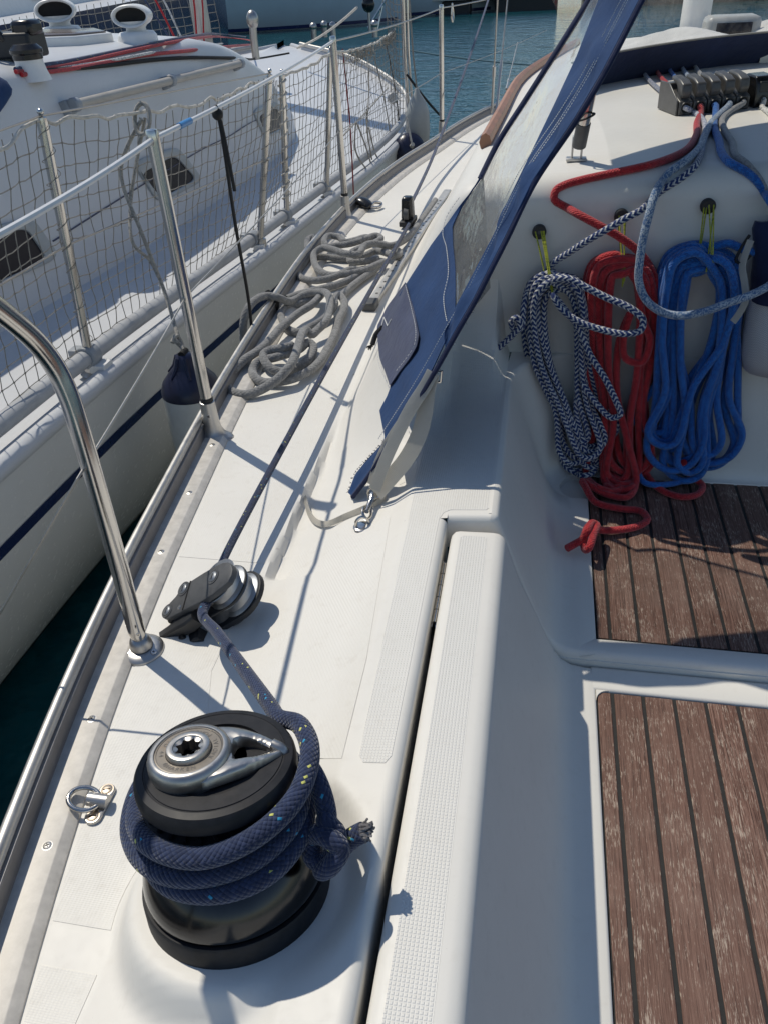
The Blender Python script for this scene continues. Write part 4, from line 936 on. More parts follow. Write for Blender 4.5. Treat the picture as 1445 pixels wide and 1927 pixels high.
def fw(f0, f1, name, mat, n=8, off=0):
    b = MB(); rows = []
    for f in np.linspace(f0, f1, n): rows.append([p.lerp(s_, f)+V(0, .05*math.sin(math.pi*f)+off, .03*math.sin(math.pi*f)) for p, s_ in zip(fb_, st)])
    b.grid(rows)
    if mat is not M['vinyl']: b.grid([[p+V(0, .0015, 0) for p in r] for r in rows], flip=True)
    return b.build(name, mat, dn, smooth=60)
fw(-.01, .145, 'front_skirt', M['canvasd']); fw(.145, .93, 'front_window', M['vinyl'], 12); fw(.93, 1.0, 'front_seam', M['canvas'])
gb_ = MB(); gb_.tube([p.lerp(s_, .15)+V(0, .02, .012) for p, s_ in zip(fb_, st)], .006, 6, flat=(.5, 1)); gb_.build('window_edging', cloth('grey_edging', (.22, .21, .19)), dn)
# frame tube with its foot on the cabin top
ft = ond(1083, 303, 0); b = MB(); tp = aty(1132, 60, 1.70); d_ = (tp-ft).normalized(); b.tube([ft+d_*.075, tp+d_*.35], .0128, 16); b.build('frame_tube', M['steel'], dn)
b = MB(); b.tube([ft+d_*.035, ft+d_*.085], .0145, 14); b.build('tube_end', M['greyp'], dn)
b = MB(); b.tube([ft+d_*.098+V(.012*math.cos(t), .012*math.sin(t)-.004, .004*math.cos(t))*1.5 for t in np.linspace(0, 6.28, 18)], .0022, 6); b.build('elastic_loop', M['cordblack'], dn)
b = MB(); b.box(ft+V(0, 0, .004), (.042, .026, .006)); 
for s_ in (-1, 1): b.box(ft+V(s_*.0095, 0, .026), (.004, .016, .046))
b.build('hinge_foot', M['cast'], dn, bevel=.0015)
# webbing straps, snap hook and the eye on the coaming
eye = ond(682, 992, 0)
def strap(pts, w, name, side, par=dn, n=.006):
    P = spline(pts, n); b = MB(); rows = []; Ls = [0]
    for i in range(1, len(P)): Ls.append(Ls[-1]+(P[i]-P[i-1]).length)
    for i, p in enumerate(P):
        t = (P[min(i+1, len(P)-1)]-P[max(i-1, 0)]).normalized(); s_ = Vector(side(i/len(P)) if callable(side) else side); s_ = (s_-t*s_.dot(t)).normalized(); nn = t.cross(s_)*.0008
        rows.append([p-s_*w/2+nn, p+s_*w/2+nn, p+s_*w/2-nn, p-s_*w/2-nn])
    n0 = b.grid(rows, close=True, uvf=lambda i, j: (Ls[i]*40, j)); b.face([n0, n0+1, n0+2, n0+3]); e = n0+4*(len(P)-1); b.face([e+3, e+2, e+1, e])
    return b.build(name, M['webbing'], par, smooth=50)
hk = eye+V(.012, .02, .055)
sn = thing('webbing_strap', 'cream webbing strap clipped by a steel snap hook to an eye on the coaming', 'strap', hk)
K = apl(705, 926, -.012)
def sidev(pts):
    m = len(pts)//2; t = (pts[m+1]-pts[m-1]).normalized(); return t.cross((pts[m]-Vector(CAM)).normalized())
s1_ = [apl(*q, -.034) for q in ((705, 922), (722, 874), (748, 816), (774, 766), (800, 726), (814, 700))]; strap(s1_, .022, 'strap', sidev(s1_)+V(.1, .2, .1), sn)
s2_ = [apl(*q, -.024) for q in ((708, 930), (734, 900), (765, 862), (789, 815), (801, 765), (805, 735), (815, 702))]; strap(s2_, .029, 'strap', lambda f: sidev(s2_)*(.35+.65*math.sin(math.pi*min(1, .12+f)))+V(.0, .35, .1), sn)
s3_ = [apl(*q, -.006) for q in ((700, 912), (708, 884), (724, 846), (744, 812), (768, 778))]; strap(s3_, .018, 'strap', sidev(s3_)+V(-.2, .5, .2), sn)
b = MB(); q = apl(820, 710, -.014); b.tube([q+V(-.008, 0, -.012), q+V(.008, 0, -.008), q+V(.010, 0, .012), q+V(-.006, 0, .010), q+V(-.008, 0, -.012)], .0022, 6); b.build('buckle', M['steel'], sn)
strap([K+V(.004, .01, -.012), ond(725, 935, .006), ond(690, 955, .007), ond(650, 972, .006), ond(620, 985, .009), ond(598, 983, .008), ond(582, 965, .007), ond(574, 935, .008)], .011, 'strap_tail', lambda f: (.2+f*.1, .3, 1.0-.55*math.sin(f*3.0)), sn)
b = MB(); b.tube([K+V(.013*math.cos(t)*.95, .0, .012*math.sin(t)-.002) for t in np.linspace(0, 6.283, 26)], .0022, 8, cap=False); b.build('swivel_ring', M['steel'], sn)
E1 = eye+V(.004, .004, .020); b = MB(); d_ = (E1-K).normalized(); b.tube([K+d_*.010, K+d_*.018, K+d_*.024, K+d_*.05, K+d_*((E1-K).length-.014)], [.008, .0085, .005, .0052, .0045], 12)
L_ = (E1-K).length; w_ = d_.cross(V(0, 1, 0)).normalized(); b.tube(spline([K+d_*(L_-.03), K+d_*(L_-.014)+w_*-.008, K+d_*(L_-.002)+w_*-.004, K+d_*(L_)+w_*.006, K+d_*(L_-.012)+w_*.011, K+d_*(L_-.032)+w_*.006, K+d_*(L_-.05)+w_*.003], .002), .0026, 8); b.build('snap_hook', M['steel'], sn)
en = thing('deck_eye', 'little steel eye plate on the coaming that the strap hook is clipped into', 'deck fitting', eye)
b = MB(); b.lathe([(0, .003), (.013, .003), (.0155, .0015), (.016, 0)], eye, n=28); b.build('base_plate', M['steel'], en)
b = MB(); b.tube(spline([eye+V(-.010, -.004, .0), eye+V(-.009, -.003, .014), eye+V(0, 0, .022), eye+V(.009, .003, .014), eye+V(.010, .004, 0)], .002), .0028, 8); b.build('eye', M['steel'], en)

# ------------------------------------------------------------------ rope clutches on the cabin top
cA, cB = ond(1274, 219, 0), ond(1408, 205, 0); cu = (cB-cA); CW = cu.length/5; cu.normalize(); cf = V(-cu.y, cu.x, 0).normalized(); cz_ = cu.cross(cf).normalized(); 
if cz_.z < 0: cz_ = -cz_
cl = thing('clutch_bank', 'row of five dark grey rope clutches side by side on the cabin top', 'rope clutch', cA)
b = MB(); cp = lambda i, f, z: cA+cu*(i*CW)+cf*f+cz_*z
CD, CH = .125, .050
hol = []
for k in range(5):
    b = MB(); o = [(0, 0), (CD, 0), (CD, CH*.98), (CD*.8, CH*1.28), (CD*.62, CH*1.28), (CD*.55, CH*.95), (.028, CH*.78), (0, CH*.62)]
    P = [cp(k+.03, f, z) for f, z in o]; b.prism(P, cu*CW*.94); body = b.build('clutch_body', M['clutch'], cl, bevel=.003)
    b = MB(); o = [(.010, CH*.70), (.002, CH*.98), (.006, CH*1.36), (.03, CH*1.52), (CD*.62, CH*1.62), (CD*.66, CH*1.45), (.045, CH*1.25), (.03, CH*.9)]
    P = [cp(k+.16, f, z) for f, z in o]; b.prism(P, cu*CW*.68); b.build('lever', M['clutch'], cl, bevel=.004)
    b = MB(); q = cp(k+.5, .0, CH*.34); hol.append(q); b.lathe([(.011, .0008), (.0135, .003), (.0145, 0)], q, -cf, 22); b.build('bush', M['greyp'], body)
    b = MB(); b.lathe([(0, .0006), (.0112, .0006)], q, -cf, 20); b.build('rope_hole', M['hole'], body)
b = MB(); b.prism([cp(-.12, f, z) for f, z in [(0.004, 0), (CD, 0), (CD, CH*1.30), (CD*.55, CH*1.32), (.004, CH*.66)]], cu*CW*.12); b.build('end_plate', M['clutch'], cl, bevel=.002)
sA = cB+cu*.012+cf*.004; sl_ = thing('rope_clutch', 'single black rope clutch standing apart at the right of the clutch row', 'rope clutch', sA)
cp2 = lambda i, f, z: sA+cu*i+cf*f+cz_*z
b = MB(); b.prism([cp2(0, f, z) for f, z in [(0, 0), (.12, 0), (.12, .05), (.06, .07), (.01, .068), (0, .05)]], cu*.046); b.build('body', M['blackg'], sl_, bevel=.004)
b = MB(); b.prism([cp2(.009, f, z) for f, z in [(-.0012, .034), (.008, .030), (.012, .060), (-.0005, .056)]], cu*.028); b.build('lever', M['blackp'], sl_, bevel=.002)
q6 = cp2(.023, 0, .016); b = MB(); b.lathe([(.0085, .001), (.0105, .003), (.0115, 0)], q6, -cf, 20); b.build('bush', M['greyp'], sl_); b = MB(); b.lathe([(0, .0007), (.0088, .0007)], q6, -cf, 18); b.build('rope_hole', M['hole'], sl_)

# ------------------------------------------------------------------ lines coming out of the clutches
def z8(X, Y): return (1020+X/3.4, 100+Y/3.4)
def seqd(pts, lift=0): return [('d',)+z8(x, y)+(lift,) for x, y in pts]
inb = lambda q: q+cf*.03
R1 = .0068
rope('red_line', [inb(hol[1]), hol[1]-cf*.004]+seqd([(1012, 375), (988, 450), (982, 530), (900, 632), (700, 712), (480, 762), (250, 812), (140, 845)])+[('d',)+z8(85, 880)+(.004,), ('d',)+z8(75, 935)+(.004,), ('d',)+z8(150, 985)+(.006,), ('y', 1085, 402, 1.615), ('y', 1122, 422, 1.60), ('y', 1165, 446, 1.60), ('y', 1205, 478, 1.607), ('y', 1228, 515, 1.615), ('y', 1236, 570, 1.62), ('y', 1237, 650, 1.625), ('y', 1226, 720, 1.63)], .0078, M['r_red'], 'red line from the clutches lying in a sharp bend on the cabin edge')
rope('blue_line', [inb(hol[2]), hol[2]-cf*.004]+seqd([(1108, 385), (1098, 470), (1128, 560), (1148, 640), (1200, 702), (1300, 758), (1370, 815), (1420, 890)])+[('y', 1448, 378, 1.60), ('y', 1500, 460, 1.60), ('y', 1520, 600, 1.6)], .0078, M['r_blue'], 'bright blue line curving from the clutches over the cabin edge to the right')
rope('grey_line', [inb(hol[4]), hol[4]-cf*.004]+seqd([(1205, 368), (1148, 425), (1175, 510), (1215, 575), (1240, 660), (1310, 715), (1380, 800), (1425, 880)])+[('y', 1450, 372, 1.625), ('y', 1490, 440, 1.62), ('y', 1510, 560, 1.62)], R1, M['r_grey'], 'plain grey line lying beside the bright blue line on the cabin edge')
rope('flecked_line', [inb(q6), q6-cf*.004]+seqd([(1405, 335), (1450, 380), (1520, 470), (1600, 600)])+[('y', 1520, 350, 1.6)], .0062, M['r_white'], 'white dark-flecked line leaving the single clutch at the right edge')
L1 = [inb(hol[0]), hol[0]-cf*.004]+seqd([(960, 372), (1015, 412), (1042, 480), (1030, 560), (1012, 640)])
ll = rope('diagonal_line', seqd([(1012, 640), (968, 730), (880, 805), (800, 855)])+[('d',)+z8(730, 905)+(.004,), ('y', 1204, 396, 1.60), ('y', 1172, 413, 1.585), ('y', 1140, 432, 1.58), ('y', 1100, 456, 1.59), ('y', 1066, 478, 1.605), ('y', 1040, 495, 1.615), ('y', 1026, 512, 1.62)], R1, M['r_bw'], 'blue and white line running diagonally from the clutches across the hooks to its coil')
rope('stripped_end', L1, R1*.94, M['r_lilac'], None, parent=ll)
rope('speckled_line', [inb(hol[3]), hol[3]-cf*.004]+seqd([(1150, 375), (1085, 440), (1040, 520), (1002, 610), (900, 700), (810, 765), (758, 830)], .003)+[('y', 1238, 352, 1.585), ('y', 1228, 375, 1.565), ('y', 1220, 405, 1.55), ('y', 1211, 440, 1.54), ('y', 1203, 490, 1.53), ('y', 1201, 528, 1.525), ('y', 1214, 563, 1.515), ('y', 1242, 586, 1.505), ('y', 1280, 594, 1.50), ('y', 1322, 587, 1.50), ('y', 1370, 570, 1.505), ('y', 1412, 555, 1.51), ('y', 1450, 535, 1.53), ('y', 1500, 490, 1.56)], .0078, M['r_speck'], 'blue-grey speckled rope hanging in one big loose loop before the coils')

# ------------------------------------------------------------------ hooks and coils on the bulkhead
def hook(px, py, label):
    c = aty(px, py, YB); n = thing('cord_hook', label, 'hook', c, 'black round hooks on the bulkhead')
    b = MB(); b.lathe([(0, .0135), (.0125, .0135), (.0142, .012), (.0145, .0095), (.010, .0085), (.0085, .006), (.0105, .002), (.0135, 0)], c, (0, -1, 0), 30); b.build('knob', M['blackp'], n)
    b = MB(); b.lathe([(0, .0142), (.003, .0142), (.0035, .0135)], c, (0, -1, 0), 14); b.build('screw', M['greyp'], n); return c
def cordloop(c, bottoms, label, yo=.035):
    b = MB()
    for k, (dx, bx, by, y) in enumerate(bottoms):
        a = c+V(dx, -.009, .008); e = aty(bx, by, y); b.tube(spline([a, a.lerp(e, .5)+V(0, -.002, 0), e], .01), .0014, 6)
    tag(b.build('cord_loop', M['r_yel']), label, 'cord', 'yellow cords holding up the rope coils')
h1 = hook(1014, 434, 'black round hook on the bulkhead above the blue and white coil'); h2 = hook(1168, 405, 'black round hook on the bulkhead above the red coil'); h3 = hook(1330, 386, 'black round hook on the bulkhead above the bright blue coil')
cordloop(h1, [(-.010, 1022, 500, 1.63), (-.010, 1024, 515, 1.60), (.006, 1036, 545, 1.575), (.008, 1040, 552, 1.57), (.002, 1038, 553, 1.57)], 'yellow cord hanging from the left hook round the blue and white coil')
cordloop(h2, [(-.006, 1172, 535, 1.57), (.004, 1174, 530, 1.57), (.007, 1170, 540, 1.57), (-.009, 1168, 490, 1.63)], 'yellow cord hanging from the middle hook round the red coil')
cordloop(h3, [(-.008, 1316, 458, 1.62), (-.003, 1318, 462, 1.62), (.000, 1338, 500, 1.565), (.009, 1340, 495, 1.565), (.010, 1328, 512, 1.57)], 'yellow cord hanging from the right hook round the bright blue coil')
def coil(loops, r, mat, label, y0, dy, seed, head=None, tail=None, xj=.0):
    # loops: (left px, right px, top py, bottom py, bottom shift px)
    R = random.Random(seed); pts = []
    if head: pts += trace(head, r)
    n = len(loops); ZB = -.19+r
    for i, (xl, xr, yt, yb, sh) in enumerate(loops):
        y = y0-dy*(i % 4)-.003*i; cx, w = (xl+xr)/2, (xr-xl)/2; j = lambda a=5: R.uniform(-a, a); wb = w*R.uniform(.45, .8)
        ph = [(cx-w*.15+j(2), yt), (cx-w*.75, yt+.25*w+j(3)), (cx-w+j(2), yt+w*1.0), (cx-w*.95+sh*.2+j(), yt+(yb-yt)*.45), (cx-wb+sh*.6+j(), yt+(yb-yt)*.72), (cx-wb+sh+j(), yb-wb*.8), (cx-wb*.5+sh, yb-wb*.15), (cx+sh+j(3), yb), (cx+wb*.6+sh, yb-wb*.2), (cx+wb+sh+j(), yb-wb*.9), (cx+wb*.8+sh*.6+j(), yt+(yb-yt)*.70), (cx+w*.85+sh*.2+j(), yt+(yb-yt)*.45), (cx+w+j(2), yt+w), (cx+w*.7, yt+.28*w+j(3))]
        for k, (px, py) in enumerate(ph):
            lower = 5 <= k <= 9; q = aty(px, py, y-(.012 if lower else 0)-R.uniform(0, .010)); 
            if q.z < ZB: q = atz(px, py, ZB+R.uniform(0, .012))
            pts.append(q)
    if tail: pts += trace(tail, r)
    b = MB(); b.tube(spline(pts, .008), r, 12); return tag(b.build('rope_coil', mat), label, 'rope coil', 'rope coils hanging on the bulkhead')
coil([(1238, 1394, 460, 892, -20), (1246, 1386, 468, 880, 16), (1256, 1378, 478, 868, -40), (1268, 1370, 490, 905, -30), (1278, 1362, 500, 846, -60), (1242, 1390, 464, 872, 22), (1288, 1352, 512, 832, -72), (1250, 1382, 472, 886, -50), (1262, 1374, 484, 815, -84), (1274, 1366, 496, 858, 6), (1284, 1358, 506, 890, -24), (1254, 1380, 476, 840, -66), (1266, 1372, 488, 874, -40)], .0080, M['r_blue'], 'bright blue rope coil hanging from the right hook', 1.634, .011, 4,
     head=[('y', 1520, 440, 1.60), ('y', 1470, 466, 1.60), ('y', 1432, 476, 1.60), ('y', 1400, 470, 1.605), ('y', 1370, 458, 1.61), ('y', 1340, 464, 1.615)],
     tail=[('y', 1375, 560, 1.60), ('y', 1386, 640, 1.605), ('y', 1387, 740, 1.61), ('y', 1384, 820, 1.615), ('y', 1362, 864, 1.61), ('y', 1318, 872, 1.60)])
coil([(1098, 1240, 478, 905, 10), (1108, 1232, 484, 925, -5), (1118, 1224, 492, 900, 15), (1128, 1216, 500, 912, 0), (1138, 1206, 510, 890, 5), (1104, 1236, 480, 925, -22), (1112, 1228, 488, 890, 12), (1146, 1200, 516, 905, -10), (1124, 1220, 496, 880, 20), (1134, 1210, 506, 918, -14)], .0080, M['r_red'], 'red rope coil hanging from the middle hook, its knotted end lying on the seat', 1.634, .011, 9,
     tail=[('y', 1208, 600, 1.575), ('y', 1222, 640, 1.572), ('y', 1206, 682, 1.568), ('y', 1176, 674, 1.570), ('y', 1172, 635, 1.573), ('y', 1185, 590, 1.58), ('y', 1165, 640, 1.583), ('y', 1160, 740, 1.585), ('y', 1180, 830, 1.56), ('z', 1196, 905, -.165), ('z', 1180, 935, -.178), ('z', 1140, 930, -.176), ('z', 1095, 905, -.165), ('z', 1100, 915, -.165), ('z', 1120, 945, -.176), ('z', 1165, 957, -.181), ('z', 1205, 962, -.183), ('z', 1217, 978, -.183), ('z', 1200, 990, -.183), ('z', 1165, 997, -.180), ('z', 1128, 997, -.176), ('z', 1112, 988, -.160), ('z', 1104, 994, -.155), ('z', 1098, 1015, -.163), ('z', 1100, 1034, -.170), ('z', 1108, 1030, -.152), ('z', 1116, 1005, -.146), ('z', 1122, 988, -.150), ('z', 1114, 984, -.146), ('z', 1103, 1000, -.140), ('z', 1094, 1016, -.160), ('z', 1082, 1023, -.163), ('z', 1066, 1032, -.165)])
rope('red_line', [('z', 1206, 850, -.14), ('z', 1215, 890, -.17), ('z', 1240, 920, -.183), ('z', 1280, 935, -.184), ('z', 1312, 930, -.184), ('z', 1320, 912, -.182), ('z', 1300, 897, -.17), ('z', 1285, 870, -.12)], .0078, M['r_red'], 'loop of red rope lying on the teak under the bright blue coil')
rope('blue_line', [('y', 1230, 800, 1.585), ('z', 1218, 850, -.14), ('z', 1200, 885, -.16), ('z', 1212, 908, -.172), ('z', 1250, 912, -.176), ('z', 1300, 898, -.174), ('z', 1316, 880, -.165), ('z', 1300, 860, -.14)], .0070, M['r_blue'], 'loose turn of bright blue rope lying on the teak below its coil')
coil([(986, 1108, 512, 885, 40), (994, 1102, 518, 895, 50), (1002, 1096, 524, 865, 48), (1010, 1090, 532, 850, 60), (1018, 1084, 540, 890, 36), (990, 1104, 515, 840, 66), (998, 1098, 522, 872, 30), (1006, 1094, 528, 862, 54), (1014, 1086, 536, 880, 62), (1022, 1080, 546, 830, 44)], .0070, M['r_bw'], 'blue and white rope coil hanging from the left hook', 1.632, .011, 21,
     head=[('y', 926, 664, 1.585), ('y', 945, 648, 1.58), ('y', 966, 628, 1.575), ('y', 978, 612, 1.57), ('y', 972, 598, 1.57), ('y', 962, 604, 1.575), ('y', 968, 622, 1.58), ('y', 980, 616, 1.575), ('y', 984, 585, 1.585), ('y', 990, 556, 1.60), ('y', 1010, 528, 1.612), ('y', 1035, 513, 1.615)],
     tail=[('y', 1040, 528, 1.56), ('y', 1066, 524, 1.55), ('y', 1100, 540, 1.54), ('y', 1140, 560, 1.53), ('y', 1185, 580, 1.52), ('y', 1209, 602, 1.515), ('y', 1204, 622, 1.515), ('y', 1175, 628, 1.52), ('y', 1130, 620, 1.53), ('y', 1086, 604, 1.54), ('y', 1055, 580, 1.55), ('y', 1040, 556, 1.56), ('y', 1060, 580, 1.565), ('y', 1090, 620, 1.56), ('y', 1108, 665, 1.555), ('y', 1136, 710, 1.55), ('y', 1158, 755, 1.55), ('y', 1166, 780, 1.55), ('y', 1150, 786, 1.555), ('y', 1122, 760, 1.56), ('y', 1095, 720, 1.57)])
# ------------------------------------------------------------------ bag hanging at the right edge
bc = aty(1450, 560, 1.57); bgn = thing('mesh_bag', 'navy-topped grey mesh bag hanging at the right edge beside the blue coil', 'bag', bc)
def blob(rows_px, name, mat, depth, y0):
    b = MB(); rows = []
    for (xl, xr, py, d) in rows_px:
        A, B = aty(xl, py, y0), aty(xr, py, y0); row = []
        for t in [2*math.pi*k/28 for k in range(28)]:
            f = (1-math.cos(t))/2; q = A.lerp(B, f); q.y = y0-d*math.sin(t)*(1 if math.sin(t) > 0 else .3)+.004*math.sin(5*t+py*.05); row.append(q)
        rows.append(row)
    n = b.grid(rows, close=True); b.face([n+k for k in range(28)]); e = n+28*(len(rows)-1); b.face([e+k for k in range(28)][::-1]); return b.build(name, mat, bgn, smooth=60)
def meshcloth():
    m, t, p = newmat('grey_mesh_cloth'); uv = t.nodes.new('ShaderNodeSeparateXYZ'); t.links.new(coords(t), uv.inputs[0]); x, z = E(t, uv.outputs[0]), E(t, uv.outputs[2])
    h = ((x*1600.).fn('SINE')*(z*1600.).fn('SINE')).fn('MULTIPLY_ADD', .5, .5); t.links.new(mixc(t, h, (.34, .34, .345), (.66, .66, .65)), p.inputs['Base Color']); setp(p, Roughness=.85); bump(t, p, h, .6, .0006); return m
M['mesh'] = meshcloth()
blob([(1408, 1560, 556, .05), (1402, 1565, 585, .07), (1396, 1570, 625, .085), (1392, 1570, 665, .085), (1396, 1565, 690, .07), (1420, 1545, 703, .03)], 'mesh_body', M['mesh'], .06, 1.61)
blob([(1420, 1540, 416, .01), (1414, 1550, 430, .025), (1416, 1556, 470, .04), (1412, 1560, 520, .055), (1410, 1562, 562, .062)], 'top_flap', M['canvasd'], .05, 1.605)
strap([aty(1412, 452, 1.575), aty(1396, 500, 1.565), aty(1400, 530, 1.55), aty(1402, 565, 1.53), aty(1390, 590, 1.525), aty(1378, 606, 1.525)], .013, 'strap', (.8, -.5, .3), bgn)
b = MB(); b.tube(spline([aty(1410, 442, 1.585), aty(1392, 470, 1.58), aty(1384, 492, 1.575), aty(1396, 494, 1.57), aty(1412, 480, 1.57)], .006), .003, 8); b.build('drawcord', M['cordblack'], bgn)

# ------------------------------------------------------------------ mooring ropes on the side deck
def zz(X, Y): return (400+X/3.44, 400+Y/3.44)
RD = .0112
def dock(pts, label, seed):
    R = random.Random(seed); o = []
    for q in pts:
        X, Y = q[0], q[1]; h = q[2] if len(q) > 2 else 0
        if len(q) > 3: o.append(atx(*zz(X, Y), q[3])); continue
        px, py = zz(X, Y); p = atz(px, py, RD+h); 
        o.append(p)
    b = MB(); b.tube(spline(o, .008), RD, 14); return tag(b.build('mooring_rope', M['r_dock']), label, 'rope', 'grey mooring ropes coiled on the side deck')
dock([(205, 830, 0, -.79), (200, 740, 0, -.785), (222, 640, 0, -.775), (275, 570, 0, -.765), (350, 540, 0, -.75), (420, 548, .045), (490, 575, .02), (545, 560, .012), (600, 530, .02), (690, 515, .03), (735, 520, .035), (760, 560, .035), (755, 640, .03), (730, 710, .028), (680, 760, .02), (640, 790, .018), (610, 760, .03), (590, 770, .034), (560, 850, .038), (535, 930, .04), (490, 1010, .035), (420, 1080, .02), (330, 1140, .008), (230, 1178, .002), (140, 1165, 0), (97, 1115, .002), (120, 1045, .012), (200, 960, .02), (290, 900, .018), (370, 830, .016), (430, 760, .02), (480, 715, .02), (560, 650, .02), (640, 600, .022), (690, 550, .018), (700, 535, .012), (650, 560, .004), (560, 590, 0), (480, 610, .002), (445, 650, .002), (450, 690, 0), (500, 760, 0), (560, 775, 0), (640, 740, 0), (720, 690, .004), (790, 600, .016), (790, 555, .02), (820, 535, .016), (850, 570, .012), (850, 630, .01), (815, 700, .008), (790, 790, .004), (740, 890, .002), (690, 970, .004), (620, 1030, .006), (520, 1075, .008), (430, 1095, .004), (340, 1100, .0), (275, 1065, .002), (265, 1010, .004), (310, 960, .01), (400, 940, .014), (500, 910, .014), (570, 880, .012), (620, 840, .016), (650, 860, .010), (640, 930, .002), (580, 985, .0), (480, 1030, .0), (400, 1020, .004), (345, 970, .014), (335, 915, .022), (380, 890, .026), (450, 880, .03), (520, 860, .028)], 'fuzzy grey mooring rope coiled flat on the deck nearest the stanchion', 3)
dock([(830, 545, .004), (900, 480, .004), (980, 420, .003), (1050, 370, .004), (1110, 320, .01), (1060, 340, .016), (980, 375, .016), (880, 395, .014), (760, 405, .012), (700, 380, .014), (660, 320, .02), (665, 260, .03), (710, 230, .04), (780, 240, .044), (860, 265, .044), (940, 270, .044), (985, 215, .05), (1040, 200, .05), (1140, 215, .03), (1230, 185, .012), (1300, 120, .006), (1340, 60, .004), (1390, -10, .004), (1440, -80, .004)], 'grey mooring rope leading from the far heap along the cabin side', 5)
dock([(480, 560, .003), (560, 530, .003), (680, 500, .003), (800, 470, .003), (900, 430, .004), (980, 380, .004), (900, 370, .008), (780, 420, .012), (680, 440, .010), (590, 430, .006), (555, 390, .004), (590, 330, .01), (630, 250, .02), (660, 160, .03), (625, 170, .03), (620, 230, .02), (660, 280, .012), (760, 290, .004), (860, 300, .002), (960, 290, .004), (1060, 250, .012), (1180, 280, .016), (1210, 260, .012), (1140, 215, .01), (1060, 190, .012), (1000, 160, .016), (920, 180, .022), (860, 190, .03), (820, 160, .036), (760, 150, .04), (725, 180, .04), (740, 220, .03), (800, 215, .024), (900, 200, .03), (980, 175, .03), (1060, 150, .026), (1090, 165, .022), (1060, 190, .02), (960, 230, .02), (900, 260, .014), (900, 320, .006), (960, 320, .004), (1080, 300, .006)], 'tangled grey mooring rope heap on the deck before the second stanchion', 6)
b = MB(); q = atz(*zz(395, 590), .03); b.ball(q, .018, 8, (1, 1.2, 1.4)); b.tube([q, q+V(-.02, .02, .03)], .008, 8); tag(b.build('cord_knot', M['cordblack']), 'dark knotted cord on the rail where the near mooring rope passes over', 'cord')

# ================================================================== THE YACHT ALONGSIDE
nb_ = thing('sailing_yacht', 'neighbouring white yacht in shade with dark portlights and a blue hull stripe', 'yacht', (-2.8, 2, -.1))
gx = smooth_lut([(-3, -1.25), (-.5, -1.19), (.5, -1.19), (1, -1.195), (1.8, -1.195), (3.1, -1.14), (4.1, -1.07), (5.0, -.99), (5.9, -.98), (6.8, -1.12), (7.8, -1.50), (8.8, -2.05), (9.6, -2.72), (9.9, -2.95)])
gz = smooth_lut([(-3, .06), (.5, .01), (1, -.01), (1.8, -.045), (3.1, -.11), (4.1, -.135), (5.9, -.14), (7.8, -.06), (9.9, .05)])
GX, GZ = lambda y: float(gx(y)), lambda y: float(gz(y)); CXN = -2.95
YN = list(np.linspace(-3, 5.6, 44))+list(np.linspace(5.8, 9.85, 30))
def sym(y, w): return CXN-(w-CXN)                     # mirrored on the far side
# topsides, rail lip
b = MB(); rows = []; hp = [(.02, -.035), (.012, -.06), (-.012, -.18), (-.05, -.34), (-.12, -.52), (-.22, -.70), (-.36, -.86), (-.60, -1.05), (-1.2, -1.4)]
def hullx(y, d): k = min(1.0, (GX(y)-CXN)/1.75); return GX(y)+.055+d*(.35+.65*k) if True else 0
for y in YN: rows.append([V(max(hullx(y, d), CXN), y, GZ(y)+z) for d, z in hp])
b.grid(rows, flip=True); b.grid([[V(2*CXN-p.x, p.y, p.z) for p in r] for r in rows])
hull2 = b.build('hull', M['gelhull'], nb_, smooth=60)
def band(z0, z1, off, name, mat):
    b = MB(); rows = []
    for y in YN:
        row = []
        for zz_ in (z0, (z0+z1)/2, z1):
            zl = zz_+.26*(GZ(y)+.045)*.3; d = np.interp(-zl, [-q[1] for q in hp], [q[0] for q in hp]); row.append(V(max(hullx(y, d), CXN)+off, y, GZ(y)+zl))
        rows.append(row)
    b.grid(rows, flip=True); return b.build(name, mat, hull2, smooth=60)
band(-.190, -.225, .0025, 'hull_stripe', M['navyband']); band(-.80, -.835, .004, 'boot_stripe', M['cordblack']); band(-.86, -.98, .004, 'bottom_paint', M['navyband'])
# deck and bulwark lip
b = MB(); rows = []
for y in YN:
    g, z = GX(y), GZ(y); rows.append([V(g+.075, y, z-.036), V(g+.083, y, z-.022), V(g+.080, y, z-.006), V(g+.070, y, z+.004), V(g+.045, y, z+.006), V(g+.030, y, z-.006), V(g+.026, y, z-.022), V(g-.02, y, z-.022), V(max(g-.30, CXN) if g > CXN else CXN, y, z-.008), V(CXN, y, z+.04)])
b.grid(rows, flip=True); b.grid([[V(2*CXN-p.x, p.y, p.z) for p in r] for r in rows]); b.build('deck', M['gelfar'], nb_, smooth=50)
# coachroof: sloping side, rounded shoulder, cambered top running down to the foredeck
cab = [(0, 0.0), (.02, .05), (.055, .22), (.092, .40), (.125, .56), (.150, .645), (.165, .683), (.185, .706), (.30, .728), (.50, .745), (.80, .765), (1.10, .775), (1.40, .78)]
XF = lambda y: -1.62+.02*(min(y, 5)-2)
def cabN(y):
    k = 1-float(sstep(4.1, 7.3, y)); fw = float(np.interp(y, [4.6, 5.5, 6.3, 6.9, 7.4], [0, .06, .28, .65, 1.05])); return k, fw
b = MB(); rows = []
yc = list(np.linspace(.2, 4.2, 20))+list(np.linspace(4.3, 7.25, 36))
for y in yc:
    k, fw = cabN(y); x0 = XF(y)-fw; w = (x0-CXN)/1.42
    rows.append([V(x0-d*w, y, GZ(y)-.03+z*k) for d, z in cab])
b.grid(rows, flip=True); b.grid([[V(2*CXN-p.x, p.y, p.z) for p in r] for r in rows])
